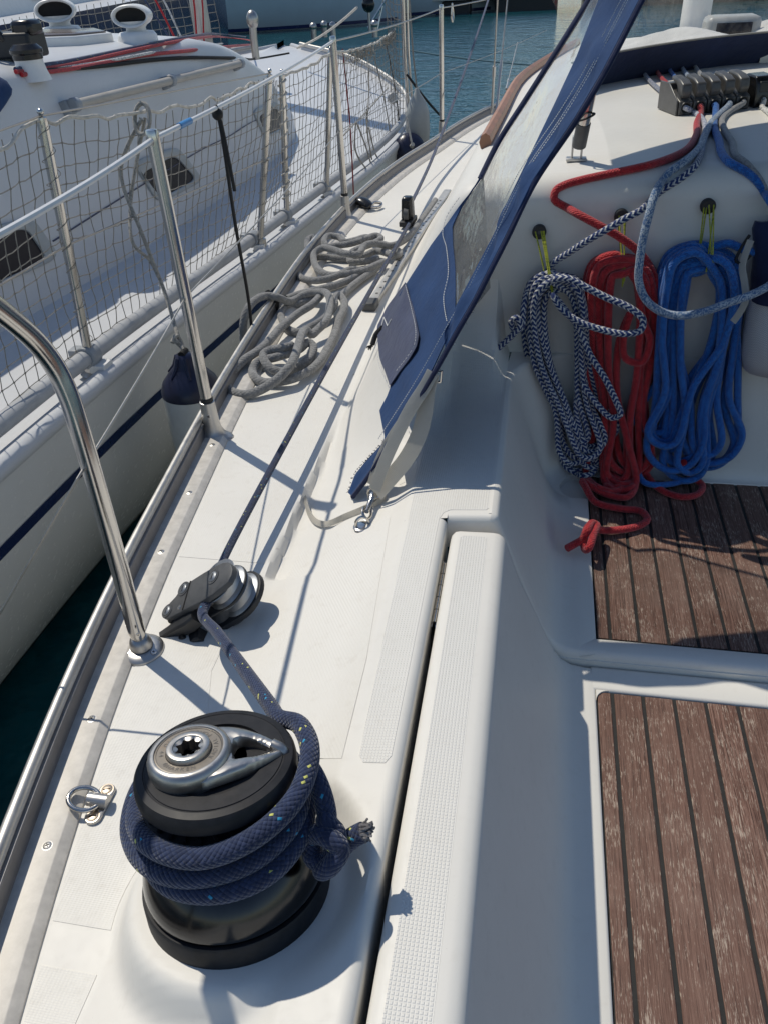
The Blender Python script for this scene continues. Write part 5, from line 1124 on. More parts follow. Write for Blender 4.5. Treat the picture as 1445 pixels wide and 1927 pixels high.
n = b.add(rows[0]+[V(2*CXN-p.x, p.y, p.z) for p in rows[0]][::-1]); b.face([n+i for i in range(2*len(cab))])
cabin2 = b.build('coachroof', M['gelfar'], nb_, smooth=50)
def cabpt(y, d, off=0.0):
    k, fw = cabN(y); x0 = XF(y)-fw; w = (x0-CXN)/1.42; z = float(np.interp(d, [q[0] for q in cab], [q[1] for q in cab])); z2 = float(np.interp(d+.02, [q[0] for q in cab], [q[1] for q in cab]))
    nx, nz = (z2-z), .02; L = math.hypot(nx, nz); return V(x0-d*w+off*nx/L, y, GZ(y)-.03+z*k+off*nz/L)
# helper: sight line cut with the cabin side
def hitN(px, py):
    r = ray(px, py)/F; t = 1.2; best = None
    while t < 12:
        p = CAM+r*t
        if .3 < p[1] < 7.2:
            k, fw = cabN(p[1]); x0 = XF(p[1])-fw; d = (x0-p[0])/((x0-CXN)/1.42)
            if 0 <= d <= 1.4:
                z = GZ(p[1])-.03+float(np.interp(d, [q[0] for q in cab], [q[1] for q in cab]))*k
                if p[2] < z: return p[1], d
        t += .005
    return None
def ondN(px, py, off=0.0):
    k = hitN(px, py); return cabpt(k[0], k[1], off) if k else atz(px, py, .1+off)
def portlight(pix_o, pix_i):
    O = [hitN(*q) for q in pix_o]; I = [hitN(*q) for q in pix_i]
    if None in O or None in I: return
    def ring(S_, off, sc=1.0, n=6):
        c = (sum(s_[0] for s_ in S_)/len(S_), sum(s_[1] for s_ in S_)/len(S_)); P = []
        for i in range(len(S_)):
            a, m, e = S_[i-1], S_[i], S_[(i+1) % len(S_)]
            for t in np.linspace(0, 1, n):
                p0 = (m[0]+(a[0]-m[0])*.22, m[1]+(a[1]-m[1])*.22); p1 = (m[0]+(e[0]-m[0])*.22, m[1]+(e[1]-m[1])*.22)
                y = (1-t)**2*p0[0]+2*t*(1-t)*m[0]+t*t*p1[0]; d = (1-t)**2*p0[1]+2*t*(1-t)*m[1]+t*t*p1[1]; P.append(cabpt(c[0]+(y-c[0])*sc, c[1]+(d-c[1])*sc, off))
        return P
    b = MB(); b.grid([ring(O, -.002), ring(O, .010), ring(O, .013, .96), ring(I, .013, 1.04), ring(I, .010), ring(I, -.01)], close=True); fr = b.build('portlight', M['portframe'], cabin2, smooth=50)
    b = MB(); P = ring(I, .004); c = sum(P, V(0, 0, 0))/len(P); n = b.add(P+[c]); k = len(P)
    for i in range(k): b.face([n+i, n+(i+1) % k, n+k])
    b.build('pane', M['smoke'], fr, smooth=None)
portlight([(-75, 448), (60, 418), (112, 488), (-60, 575)], [(-65, 470), (48, 434), (88, 490), (-55, 556)])
portlight([(248, 308), (332, 278), (382, 342), (298, 388)], [(262, 330), (328, 296), (368, 338), (302, 376)])
portlight([(474, 210), (522, 193), (548, 240), (498, 262)], [(484, 222), (520, 204), (538, 238), (500, 256)])
portlight([(570, 150), (590, 138), (613, 178), (592, 198)], [(577, 156), (591, 148), (609, 176), (594, 190)])
# thin blue line along the cabin side
b = MB(); P = [hitN(*q) for q in ((100, 455), (190, 400), (260, 358), (385, 282), (430, 258), (475, 232), (540, 208), (575, 186), (600, 166))]; P = [cabpt(q[0], q[1], .0015) for q in P if q]
b.tube(spline(P, .05), .006, 6, flat=(.4, 1)); b.build('side_line', M['navyband'], cabin2)
# grey grab rail on the cabin shoulder
gp = [hitN(125, 212), hitN(308, 162), hitN(440, 126) or hitN(425, 132)]
b = MB(); P = [cabpt(y, d, .045) for y, d in gp]; b.tube(spline(P, .05), .017, 14); gr = b.build('grab_rail', simple('beige_tube', (.44, .41, .36), .5, 0, .1, 10, dirt=.2), cabin2)
for p, (y, d) in zip(P, gp):
    b = MB(); t = (P[-1]-P[0]).normalized(); q = cabpt(y, d, 0); u = (p-q).normalized(); b.tube([p-t*.018, p+t*.018], .0245, 16); b.box(q+u*.012, (.05, .05, .035), (t, u.cross(t), u)); b.build('bracket', M['pvcc'], gr, bevel=.006)
# stanchion feet, grey rubbing tube with clamps
b = MB(); yt = [y for y in np.linspace(-1.5, 6.0, 60)]
TB_ = lambda y: V(GX(y)+.012, y, GZ(y)+.036)
b.tube([TB_(y) for y in yt], .023, 14); rt = b.build('rubbing_tube', M['pvc'], nb_)
nst = [(170, 680, 78, 218), (490, 457, 508, 138), (541, 412, 531, 138), (615, 358, 622, 95)]
NS = []
labs = ['nearest stanchion of the neighbouring yacht, laced to the edge of the net at left', 'stanchion of the neighbouring yacht at the near side of its gate', 'stanchion of the neighbouring yacht wrapped in cord at the far side of its gate', 'stanchion of the neighbouring yacht right behind our second stanchion']
for (bx, by, tx, ty), lb in zip(nst, labs):
    c = atz(bx, by, -.05)
    for _ in range(6): c = atz(bx, by, GZ(c.y)+.02)
    tp = aty(tx, ty, c.y); n = thing('stanchion', lb, 'stanchion', c, 'stanchions of the neighbouring yacht'); d_ = (tp-c).normalized()
    b = MB(); b.tube([c+d_*.02, tp-d_*.012, tp-d_*.003, tp], [.0125, .0125, .011, .005], 16); b.build('post', M['steel'], n)
    b = MB(); b.lathe([(.0, .055), (.016, .055), (.018, .04), (.021, .01), (.034, 0)], c-V(0, 0, .035), d_, 20); b.build('foot', M['cast'], n)
    b = MB(); q = TB_(c.y); t = (TB_(c.y+.05)-TB_(c.y-.05)).normalized(); b.tube([q-t*.024, q+t*.024], .031, 18); b.box(q+V(-.022, 0, .0), (.05, .04, .045)); b.build('clamp', M['pvcc'], n, bevel=.004)
    b = MB(); b.box(q+V(.030, 0, -.030), (.045, .05, .024)); b.tube([q+V(.02, -.03, -.05), q+V(.05, .06, -.055)], .0025, 5); b.build('clamp_foot', M['whitep'], n, bevel=.006)
    b = MB(); b.tube([tp-d_*.02+V(0, -.012, 0), tp-d_*.02+V(0, .012, 0)], .006, 10); b.ball(tp+d_*.008, .008, 6); b.build('wire_eye', M['steel'], n)
    NS.append((c, tp))
N1, N2, N3, N4 = NS
# gate posts are joined by the cord-wrapped tube; safety net between the posts
bm_ = lambda y: V(GX(y)+.0, y, GZ(y)+.055)
def nettop(y):
    ys_ = [N1[1].y-1.6, N1[1].y, N2[1].y, N3[1].y, N4[1].y, 5.9]; P = [N1[1]+V(-.02, -1.6, -.02), N1[1], N2[1], N3[1], N4[1], V(-1.0, 5.9, .44)]
    p = V(*[np.interp(y, ys_, [q[k] for q in P]) for k in range(3)])
    s_ = 0
    for a, c in zip(ys_[:-1], ys_[1:]):
        if a <= y <= c: s_ = -.035*4*((y-a)/(c-a))*(1-(y-a)/(c-a))*(1 if c-a > .8 else .3)
    return p+V(0, 0, s_-.01)
nn = thing('safety_net', 'pale square-mesh safety net laced along the rail of the neighbouring yacht', 'net', (-1.15, 2, -.1))
def netmesh(top, bot, y0, y1, sp, nz, r, name, mat, seed, jit=.005):
    R = random.Random(seed); b = MB(); ys_ = np.arange(y0, y1, sp); G = []
    for i, y in enumerate(ys_):
        T, B = top(y), bot(y); col_ = []
        for k in range(nz+1):
            f = k/nz; bulge = .018*math.sin(math.pi*f)*math.sin(y*2.1+1); col_.append(T.lerp(B, f)+V(bulge+R.uniform(-.004, .004), R.uniform(-jit, jit), R.uniform(-jit, jit)+.006*math.sin(y*5+k)))
        G.append(col_)
    for c in G:
        P = []
        for k in range(nz):
            P += [c[k], c[k].lerp(c[k+1], .5)+V(R.uniform(-.001, .001), R.uniform(-.002, .002), 0)]
        b.tube(P+[c[-1]], r, 4, cap=False)
    for k in range(1, nz+1):
        P = []
        for i in range(len(G)-1): P += [G[i][k], G[i][k].lerp(G[i+1][k], .5)+V(0, 0, R.uniform(-.003, .001))]
        b.tube(P+[G[-1][k]], r, 4, cap=False)
    for c in G:
        for q in c[1:]: b.box(q, (r*2.6, r*2.6, r*2.6))
    o = b.build(name, mat, nn, smooth=None); o['kind'] = 'stuff'; return o
netmesh(nettop, bm_, N1[1].y-1.5, N2[1].y-.02, .046, 12, .0014, 'net_cord', M['cordgrey'], 1, .0025)
netmesh(nettop, bm_, N3[1].y+.02, 5.85, .048, 12, .0014, 'net_cord', M['cordgrey'], 2, .003)
netmesh(lambda y: nettop(y), bm_, N2[1].y+.04, N3[1].y-.02, .052, 12, .0014, 'net_cord', M['cordgrey'], 4, .003)
b = MB(); R_ = random.Random(5); P = [nettop(y)+V(R_.uniform(-.006, .006), 0, R_.uniform(-.008, .008)) for y in np.arange(N1[1].y-1.6, N2[1].y, .05)]
b.tube(spline(P, .015), .0042, 8); b.tube(spline([p+V(.003*math.sin(i*2), 0, .004*math.cos(i*2)) for i, p in enumerate(spline(P, .02))], .01), .002, 6); b.build('top_rope', M['cordwhite'], nn)
b = MB(); P = [nettop(y)+V(R_.uniform(-.006, .006), 0, R_.uniform(-.006, .006)) for y in np.arange(N3[1].y, 5.9, .05)]; b.tube(spline(P, .02), .006, 8); b.build('top_rope', M['cordwhite'], nn)
for c, tp in (N1, N3, N2):                                  # lacing spiralled round the posts
    b = MB()
    L = (tp-c).length; d_ = (tp-c).normalized(); u, w, a = frame(d_); P = [c+d_*(.06+(L-.08)*i/150)+(u*math.cos(i*.42)+w*math.sin(i*.42))*(.0155+.003*math.sin(i*.9)) for i in range(151)]; b.tube(P, .0030 if (c, tp) == N3 else .0010, 5)
    b.build('lacing', M['cordwhite'] if (c, tp) == N3 else M['cordgrey'], nn)
# bunched net near the bow, with cords
b = MB(); R_ = random.Random(8)
for k in range(60):
    y = R_.uniform(4.3, 5.85); q = nettop(y)+V(0, 0, -.01); b.tube(spline([q+V(R_.uniform(-.03, .03), R_.uniform(-.1, .1), R_.uniform(-.05, .02)) for _ in range(4)], .02), .002, 4)
b.build('bunched_cord', M['cordgrey'], nn)['kind'] = 'stuff'
for i, (tx, ty, bx, by, mt, lab) in enumerate([(645, 92, 666, 375, 'cordred', 'dark red cord hanging inside the net behind our second stanchion'), (692, 86, 690, 250, 'cordgrey', 'straight grey cord hanging from the net top, between the red and the slanting cord'), (704, 105, 735, 260, 'cordgrey', 'grey cord slanting to the right down the net beside the bow'), (725, 75, 752, 240, 'cordblack', 'dark cord rising by the white bow post of the neighbouring yacht')]):
    a = atx(tx, ty, -1.03); e = atx(bx, by, -.96); b = MB(); b.tube(spline([a, a.lerp(e, .5)+V(.01, 0, 0), e], .04), .0038, 6); tag(b.build('cord', M[mt]), lab, 'cord')
b = MB()
for pts in ([(690, 205), (692, 250), (700, 300)], [(670, 230), (668, 275), (690, 318), (706, 326)], [(672, 232), (690, 280), (702, 322)], [(694, 240), (705, 285), (718, 310)], [(640, 262), (668, 232), (688, 212), (730, 165)]): b.tube(spline([atx(x, y, -.97) for x, y in pts], .03), .0045, 6)
tag(b.build('cord_bundle', M['r_handrope']), 'loose tan cord ends dangling at the bow end of the net', 'cord')
# guard wires of the neighbour
b = MB(); b.tube([N1[1]+V(-.1, -2.2, -.04), N1[1], N2[1]], .0025, 6); tag(b.build('guard_wire', M['wire']), 'thin wire at the net top of the neighbouring yacht', 'guard wire')
b = MB(); f = lambda n: n[0].lerp(n[1], .52); b.tube([f(N1)+V(-.1, -2, -.02), f(N1), f(N2)], .0028, 6); tag(b.build('guard_wire', M['wire']), 'thin middle wire through the net of the neighbouring yacht', 'guard wire')
b = MB(); c, tp = f(N2), None; b.tube([c+V(.0, -.016, 0), c+V(0, .016, 0)], .011, 10); b.ball(c+V(.012, 0, .004), .008, 6); tag(b.build('wire_clamp', M['cast']), 'steel clamp half way up the near gate stanchion of the neighbouring yacht', 'deck fitting')
# bow post (pulpit) with a vertical strip of net
pb = V(-.93, 6.05, -.15); pt_ = atx(757, -60, -.96); n = thing('pulpit', 'thick steel and white pulpit tube of the neighbouring yacht, left of the blue water', 'pulpit', pb)
pb = atx(772, 262, -.95); b = MB(); b.tube([pb, atx(762, 120, -.955), atx(757, -40, -.96)], .013, 14); b.tube([pb+V(.03, .02, 0), atx(768, 100, -.93), atx(765, -40, -.935)], .009, 10); b.build('tube', M['steel'], n)
b = MB(); b.lathe([(.035, 0), (.03, .02), (.016, .05), (.014, .06)], pb-V(0, 0, .02), n=18); b.build('foot', M['cast'], n)
b = MB(); R_ = random.Random(3)
for k in range(16):
    y0_ = 20+k*14; A, B = atx(722+k*1.4, y0_-30, -1.05), atx(760, y0_-12, -.97); b.tube(spline([A, A.lerp(B, .5)-V(0, 0, .025), B], .02), .0022, 4, cap=False)
for k in range(6): A, B = atx(722+k*7, -40, -1.05+.014*k), atx(738+k*5, 240, -1.02+.012*k); b.tube(spline([A, A.lerp(B, .4)+V(.01, 0, 0), B], .05), .0022, 4, cap=False)
b.build('net_strip', M['cordgrey'], n)['kind'] = 'stuff'
b = MB(); q = atx(738, 185, -1.0); b.lathe([(.0, .02), (.03, .02), (.034, .012), (.034, -.012), (.03, -.02), (0, -.02)], q, (.3, -1, .2), 20); b.build('round_block', M['cast'], n)
# fenders
def fender(c, r, L, mats, label, tilt=(0, 0, 1)):
    n = thing('fender', label, 'fender', c); a = Vector(tilt).normalized(); B = c-a*L
    b = MB(); b.lathe([(.012, 0.0), (.022, -.004), (.030, -.02), (.036, -.038), (r*.66, -.060), (r*.9, -.085), (r, -.108), (r, -.120)], c, a, 32); cp = b.build('end_cap', mats[0], n, smooth=50)
    for k in range(6):
        t = k*math.pi/3; u, w, _ = frame(a); d = u*math.cos(t)+w*math.sin(t); b = MB(); b.tube([c+d*.022-a*.01, c+d*.036-a*.04, c+d*(r*.66+.002)-a*.060], [.008, .007, .003], 6); b.build('rib', mats[0], cp)
    b = MB(); b.lathe([(r*.995, -.117), (r*1.0, -.15), (r, -L*.7), (r*.8, -L*.85), (.02, -L)], c, a, 32); b.build('body', mats[1], n, smooth=50)
    b = MB(); b.tube([c+V(.0, -.016, .0), c+V(0, .016, 0)], .010, 10); b.build('rope_eye', M['hole'], n)
    return n
fc = atx(346, 664, -.955); fender(fc, .086, .62, (M['navyvinyl'], M['whitevinyl']), 'navy-topped white fender hanging between the hulls behind our nearest stanchion')
a_ = nettop(atx(205, 232, -1.17).y)+V(.01, 0, -.01)
b = MB(); P1 = [a_, atx(228, 320, -1.15), atx(268, 440, -1.10), atx(310, 548, -1.05), atx(335, 630, -.985), fc+V(0, 0, .0), fc+V(.004, -.02, -.012)]; b.tube(spline(P1, .02), .0055, 8)
b.tube(spline([a_+V(0, .02, 0), atx(247, 380, -1.13), atx(252, 460, -1.11), atx(283, 490, -1.085), atx(298, 520, -1.065)], .02), .005, 8)
for t in np.linspace(0, 6.283, 2): pass
b.tube(spline([a_+V(.022*math.cos(t), .02*math.sin(t), .035*math.sin(t*1.0)-.0) for t in np.linspace(0, 10, 24)], .01), .0062, 8)
b.tube(spline([atx(325, 645, -.985), atx(333, 632, -.98), atx(342, 648, -.975), atx(330, 640, -.98), atx(345, 655, -.965)], .004), .0065, 8)
tag(b.build('fender_line', M['r_handrope']), 'weathered line knotted to the net rope and running down to the navy-topped fender', 'rope')
f2 = atx(785, 205, -.80); n = thing('fender', 'translucent pale fender hanging against the blue water past the bow of the neighbour', 'fender', f2)
b = MB(); b.lathe([(.01, .12), (.02, .09), (.055, .04), (.075, -.02), (.08, -.12), (.07, -.22), (.02, -.3)], f2, n=28); b.build('body', simple('milky_grey_vinyl', (.36, .38, .37), .35, 0, .1, 8), n, smooth=60)
b = MB(); b.tube([f2+V(0, 0, .1), f2+V(-.02, 0, .3), f2+V(-.06, .05, .9)], .005, 6); b.build('line', M['cordgrey'], n)
f3 = atx(774, 285, -.82); n = thing('fender', 'black round-ended fender squeezed between the two bows', 'fender', f3)
b = MB(); b.lathe([(.0, .02), (.05, .016), (.085, 0), (.1, -.03), (.105, -.08), (.105, -.35), (.06, -.42)], f3+V(0, 0, .03), (.35, -.75, .5), 32); b.build('body', M['navyvinyl'], n, smooth=60)
b = MB(); b.tube([f3+V(.01, -.03, .04), f3+V(-.03, .02, .2)], .006, 6); b.lathe([(0, .03), (.012, .03), (.014, .0)], f3+V(.005, -.02, .035), (.35, -.75, .5), 10); b.build('line', M['cordwhite'], n)
# on the neighbour's coachroof: dorade vents, hatch, lines, winch, mast
def vent(px, py, label, yaw):
    c = ondN(px, py); n = thing('dorade_vent', label, 'ventilator', c, 'white cowl vents on the coachroof')
    rr = (c-Vector(CAM)).length; s_ = rr*62/1450/.24
    b = MB(); b.lathe([(.118*s_, -.03*s_), (.115*s_, .035*s_), (.10*s_, .055*s_), (.06*s_, .06*s_)], c, n=32); b.build('base', M['whitep'], n, smooth=50)
    f_ = V(math.sin(yaw), -math.cos(yaw), 0); sd = V(f_.y, -f_.x, 0)*-1; b = MB(); rows = []
    for t, (z, rx, ry, fo) in enumerate([(.055, .062, .05, 0), (.075, .058, .048, .0), (.092, .075, .052, .02), (.11, .100, .058, .045)]):
        rows.append([c+V(0, 0, z*s_)+f_*(fo*s_*.3+ry*s_*math.sin(a))+sd*(rx*s_*math.cos(a)) for a in [2*math.pi*q/32 for q in range(32)]])
    b.grid(rows[:4], close=True)
    m0 = c+V(0, 0, .135*s_); ov = lambda ro, rz, fo: [m0+f_*(fo*s_)+sd*(ro*s_*math.cos(a))+V(0, 0, rz*s_*math.sin(a)) for a in [2*math.pi*q/32 for q in range(32)]]
    b.grid([ov(.03, .02, -.085), ov(.085, .048, -.07), ov(.108, .058, -.03), ov(.112, .060, .04), ov(.112, .060, .07), ov(.107, .055, .078), ov(.098, .046, .074), ov(.09, .04, .02)], close=True); b.build('cowl', M['whitep'], n, smooth=60)
    b = MB(); P = ov(.097, .045, .045); nn_ = b.add(P); b.face([nn_+i for i in range(32)]); b.build('mouth', M['hole'], n, smooth=None)
vent(120, 71, 'left of the two white cowl vents on the neighbouring coachroof, turned slightly away', .35); vent(262, 80, 'right of the two white cowl vents on the neighbouring coachroof, facing us', .12)
b = MB(); P = [ondN(*q) for q in ((40, 84), (60, 75), (190, 71), (215, 78), (150, 86), (60, 90))]; b.bprism([p for p in P][::-1], (0, 0, .035), .008); b.build('hatch', M['whitep'], cabin2)
b = MB(); b.bprism([p.lerp(sum(P, V(0, 0, 0))/6, .12)+V(0, 0, .03) for p in P][::-1], (0, 0, .012), .004); b.build('hatch_pane', simple('brownish_acrylic', (.16, .13, .11), .2, 0, .15), cabin2)
for k, (pts, mt, lab, r) in enumerate([([(30, 141), (120, 128), (230, 104), (330, 82), (440, 72), (470, 76), (478, 84)], 'r_red', 'upper red line lying along the neighbouring coachroof edge', .007), ([(40, 145), (150, 131), (260, 112), (360, 97), (470, 84)], 'r_red', 'lower red line lying along the neighbouring coachroof edge', .008), ([(30, 137), (120, 122), (230, 99), (330, 78), (430, 66), (465, 70)], 'r_navyfar', 'navy line lying along the neighbouring coachroof edge', .008), ([(60, 138), (180, 122), (300, 101), (420, 82)], 'r_white', 'white line lying along the neighbouring coachroof edge', .006), ([(75, 140), (200, 127), (290, 118), (350, 111), (430, 111), (500, 108), (545, 100)], 'cordblack', 'black line drooping below the red lines on the neighbouring coachroof', .008)]):
    b = MB(); b.tube(spline([ondN(x, y, r) for x, y in pts], .06), r, 8); tag(b.build('line', M[mt]), lab, 'rope')
q = ondN(62, 140); n = thing('winch', 'small black winch on a white base at the left of the neighbouring coachroof', 'winch', q)
b = MB(); b.lathe([(.062, -.02), (.052, .01), (.047, .04), (.048, .046)], q, n=28); b.build('base', M['whitep'], n)
b = MB(); b.lathe([(.050, .045), (.050, .06), (.055, .065), (.055, .075), (.04, .09), (.0, .092)], q, n=28); b.build('drum', M['blackg'], n)
q2 = ondN(30, 118); n = thing('clutch_bank', 'black clutches with a folded lever beside the small winch, far left', 'rope clutch', q2)
b = MB(); b.box(q2+V(.0, .05, .05), (.16, .12, .08)); b.build('body', M['blackp'], n, bevel=.01); b = MB(); b.box(q2+V(.05, .05, .10), (.08, .09, .05)); b.build('lever', M['blackg'], n, bevel=.015)
b = MB(); b.tube(spline([q2+V(-.02, 0, .07), q2+V(-.06, -.02, .13), q2+V(-.13, 0, .12), q2+V(-.2, 0, .15)], .01), .014, 8); b.build('handle', M['blackg'], n)
# canvas hood at the left edge
P = [ondN(*q) for q in ((-60, 140), (-20, 141), (0, 146), (14, 153), (24, 168), (24, 182), (14, 199), (0, 213), (-30, 232), (-60, 245))]; b = MB(); c = sum(P, V(0, 0, 0))/len(P)
b.grid([P, [p+(p-Vector(CAM)).normalized()*-.015 for p in P], [p.lerp(c, .1)+(p-Vector(CAM)).normalized()*-.03 for p in P], [p.lerp(c, .6)+(p-Vector(CAM)).normalized()*-.04 for p in P], [c+(c-Vector(CAM)).normalized()*-.042]*1*len(P) if False else [c+(p-c)*.02+(c-Vector(CAM)).normalized()*-.042 for p in P]], close=True)
tag(b.build('spray_hood', M['canvas'], smooth=70), 'dark blue canvas hood edge of the neighbouring yacht at the far left', 'sprayhood')
# mast foot with its lines and blocks
mk = V(-2.85, 7.2, .16); n = thing('mast', 'grey mast foot with red lines rising from the neighbouring coachroof', 'mast', mk)
b = MB(); rows = []
for z in np.linspace(-.02, 6.0, 5): rows.append([mk+V(.065*math.cos(t), .095*math.sin(t), z) for t in [2*math.pi*i/28 for i in range(28)]])
b.grid(rows, close=True); b.build('tube', M['alu'], n)
b = MB(); b.lathe([(.17, -.02), (.16, .02), (.12, .045), (.1, .05)], mk, n=24); b.build('collar', M['cast'], n)
for i, (dx, dy, mt, ex, r) in enumerate([(-.12, -.13, 'r_red', -.75, .009), (-.05, -.16, 'r_white', -.70, .008), (.02, -.15, 'r_red', .02, .008), (.07, -.13, 'r_red', .08, .007), (-.16, -.1, 'r_navyfar', -1.0, .008)]):
    b = MB(); b.tube(spline([mk+V(dx*1.6+.25, dy-.05, .0), mk+V(dx, dy, .05), mk+V(dx+ex*.25, dy, .45), mk+V(dx+ex, dy, 1.6)], .06), r, 8); b.build('line', M[mt], n)
for i in range(6):
    a = -.4+i*.42; q = mk+V(.15*math.sin(a)+.02, -.14*math.cos(a), .07); b = MB(); b.lathe([(0, .02), (.032, .02), (.036, 0), (.032, -.02), (0, -.02)], q, (math.cos(a), math.sin(a), .2), 18); b.build('foot_block', M['blackp'] if i % 2 else M['cast'], n)
q = mk+V(.42, .05, .0); b = MB(); b.tube(spline([q, q+V(0, 0, .15), q+V(.01, 0, .26)], .02), [.03]*3 if False else .032, 12); b.ball(q+V(.01, 0, .28), .05, 8, (1, 1, 1.4)); tag(b.build('mast_winch', M['chrome']), 'bright metal winch handle pocket standing right of the neighbouring mast foot', 'deck fitting')
# toe rail and foredeck fittings of the neighbour, anchor roller
b = MB(); ys_ = np.linspace(5.8, 9.6, 30); b.tube([V(2*CXN-GX(y)-.02, y, GZ(y)+.03) for y in ys_], .022, 8); b.tube([V(GX(y)+.03, y, GZ(y)+.03) for y in np.linspace(6.0, 9.6, 30)], .018, 8); b.build('toe_rail', M['alu'], nb_)
for i, (px, py) in enumerate(((592, 74), (612, 70), (628, 72), (706, 70))):
    q = atz(px, py, .02); b = MB(); b.tube([q, q+V(0, 0, .12)], .035, 12); b.ball(q+V(0, 0, .13), .045, 6); b.build('bow_fitting', M['chrome'], nb_)
for i, (px, py) in enumerate(((570, 112), (545, 108))):
    pass
# far-side net of the neighbour
fx = lambda y: 2*CXN-GX(y)
nf = thing('safety_net', 'far safety net across the far side of the neighbouring yacht, dark behind', 'net', (-4.7, 6, 0)); nn = nf
ftop = lambda y: V(fx(y)-.02, y, GZ(y)+.62); fbot = lambda y: V(fx(y), y, GZ(y)+.03)
netmesh(ftop, fbot, 2.5, 9.3, .075, 8, .0035, 'net_cord', M['cordgrey'], 11, .006)

# ================================================================== OTHER BOATS AND THE PONTOON
def yachtfar(name, label, cx, cy, L, Bm, zd, yaw, mat, cat='yacht', deckm=None, cabin=True, stripe=True, win=True, group=None):
    n = thing(name, label, cat, (cx, cy, -.95), group); c, s_ = math.cos(yaw), math.sin(yaw)
    T = lambda x, y, z: V(cx+x*c-y*s_, cy+x*s_+y*c, z)
    b = MB(); rows = []
    for t in np.linspace(0, 1, 22):
        y = (t-.5)*L; w = Bm/2*(1-(max(0, t-.45)/.55)**2.2)*(.86+.14*min(1, t/.3)); zt = zd+.25*t*t
        rows.append([T(sx*w*k, y, z) for sx, k, z in [(-1, .55, -1.3), (-1, .86, -.9), (-1, .97, -.3), (-1, 1.0, zt-.06), (-1, 1.0, zt), (-1, .93, zt+.01), (0, 0, zt+.07), (1, .93, zt+.01), (1, 1.0, zt), (1, 1.0, zt-.06), (1, .97, -.3), (1, .86, -.9), (1, .55, -1.3)]])
    k = b.grid([r[:5] for r in rows]); b.grid([r[8:] for r in rows]); k = b.add(rows[0]); b.face([k+i for i in range(13)][::-1]); b.build('hull', mat, n, smooth=40)
    b = MB(); b.grid([r[4:9] for r in rows]); b.build('deck', deckm or mat, n, smooth=40)
    if stripe:
        b = MB(); 
        for sx in (-1, 1):
            R2 = []
            for t in np.linspace(0, .985, 22):
                y = (t-.5)*L; w = Bm/2*(1-(max(0, t-.45)/.55)**2.2)*(.86+.14*min(1, t/.3)); zt = zd+.25*t*t
                R2.append([T(sx*(w*np.interp(z, [-.9, -.3, zt-.06], [.86, .97, 1.0])+.006), y, z) for z in (-.93, -.84)])
            b.grid(R2, flip=sx > 0)
        b.build('boot_stripe', M['navyband'], n)
    if cabin:
        b = MB(); rows = []
        for t in np.linspace(.24, .74, 14):
            y = (t-.5)*L; w = Bm*.33*(1-max(0, t-.5)*1.5); h = .45*(1-max(0, t-.55)*4.5) if t > .55 else .45; h = max(h, .02); z0 = zd+.03
            rows.append([T(x*w, y, z0+h*z) for x, z in [(-1, 0), (-.93, .75), (-.8, .95), (0, 1.15), (.8, .95), (.93, .75), (1, 0)]])
        k = b.grid(rows); b.face([k+i for i in range(7)][::-1]); cb = b.build('coachroof', M['whitep'], n, smooth=40)
        if win:
            for sx in (-1, 1):
                for t in (.32, .42, .52):
                    y = (t-.5)*L; w = Bm*.33*(1-max(0, t-.5)*1.5); b = MB(); b.prism([T(sx*w*.995, y-.28, zd+.16), T(sx*w*.995, y+.28, zd+.16), T(sx*w*.965, y+.26, zd+.31), T(sx*w*.965, y-.26, zd+.31)][::sx], T(sx*.008, 0, 0)-T(0, 0, 0)); b.build('window', M['smoke'], cb)
    b = MB(); nst_ = 9
    for sx in (-1, 1):
        tops = []
        for i in range(nst_):
            t = .06+.88*i/(nst_-1); y = (t-.5)*L; w = Bm/2*(1-(max(0, t-.45)/.55)**2.2)*(.86+.14*min(1, t/.3))*.95; a = T(sx*w, y, zd); b2 = MB(); b2.tube([a, a+V(0, 0, .6)], .013, 8); b2.build('stanchion', M['steel'], n); tops.append(a+V(0, 0, .6))
        b.tube(tops, .005, 6); b.tube([q-V(0, 0, .3) for q in tops], .004, 6)
    b.build('guard_wire', M['wire'], n)
    return n, T
M['gelblue'] = gel('pale_blue_grey_hull', (.46, .54, .58), .3)
n1_, T1_ = yachtfar('sailing_yacht', 'white yacht moored beyond the neighbour, seen above its far net at top left', -7.55, 13.5, 17, 3.6, .42, math.radians(4), M['navyband'], deckm=M['gelfar'])  # dark hull colour stands in for deep shade behind the far net
n2_, T2_ = yachtfar('motorboat', 'pale blue-grey boat with a dark window, across the water at top centre', -9.0, 27.6, 9.0, 3.2, .45, math.radians(-82), M['gelblue'], 'boat')
n3_, T3_ = yachtfar('sailing_yacht', 'white yacht moored at the pontoon, beyond the far stanchion at top', -6.6, 31.0, 9.5, 3.6, .40, math.radians(-88), M['gelblue'], 'yacht')
n4_, T4_ = yachtfar('sailing_yacht', 'white yacht moored out of view beyond the pontoon on the right', 9.0, 33.5, 12, 3.8, .30, math.radians(95), M['gelfar'], 'yacht')
for nm, T, h in ((n1_, T1_, 9), (n3_, T3_, 13), (n4_, T4_, 13)):
    b = MB(); q = T(0, .8, .8); b.tube([q, q+V(0, 0, h)], .075, 12); b.build('mast', M['alu'], nm)
    b = MB(); b.tube([q+V(0, 0, .5), T(0, -3.4, 1.35)], .06, 10); bo = b.build('boom', M['alu'], nm)
b = MB(); b.lathe([(0, 0), (.10, 0), (.14, -.12), (.10, -.3), (.05, -.34)], T2_(0, -2.0, .2) if False else V(-4.7, 17.4, .95)); 
b = MB(); q = atz(690, 35, .3); 
og = thing('outboard_pole', 'dark metal stern pole with fittings standing between the two bows at top centre', 'pole', atz(696, 60, -.05))
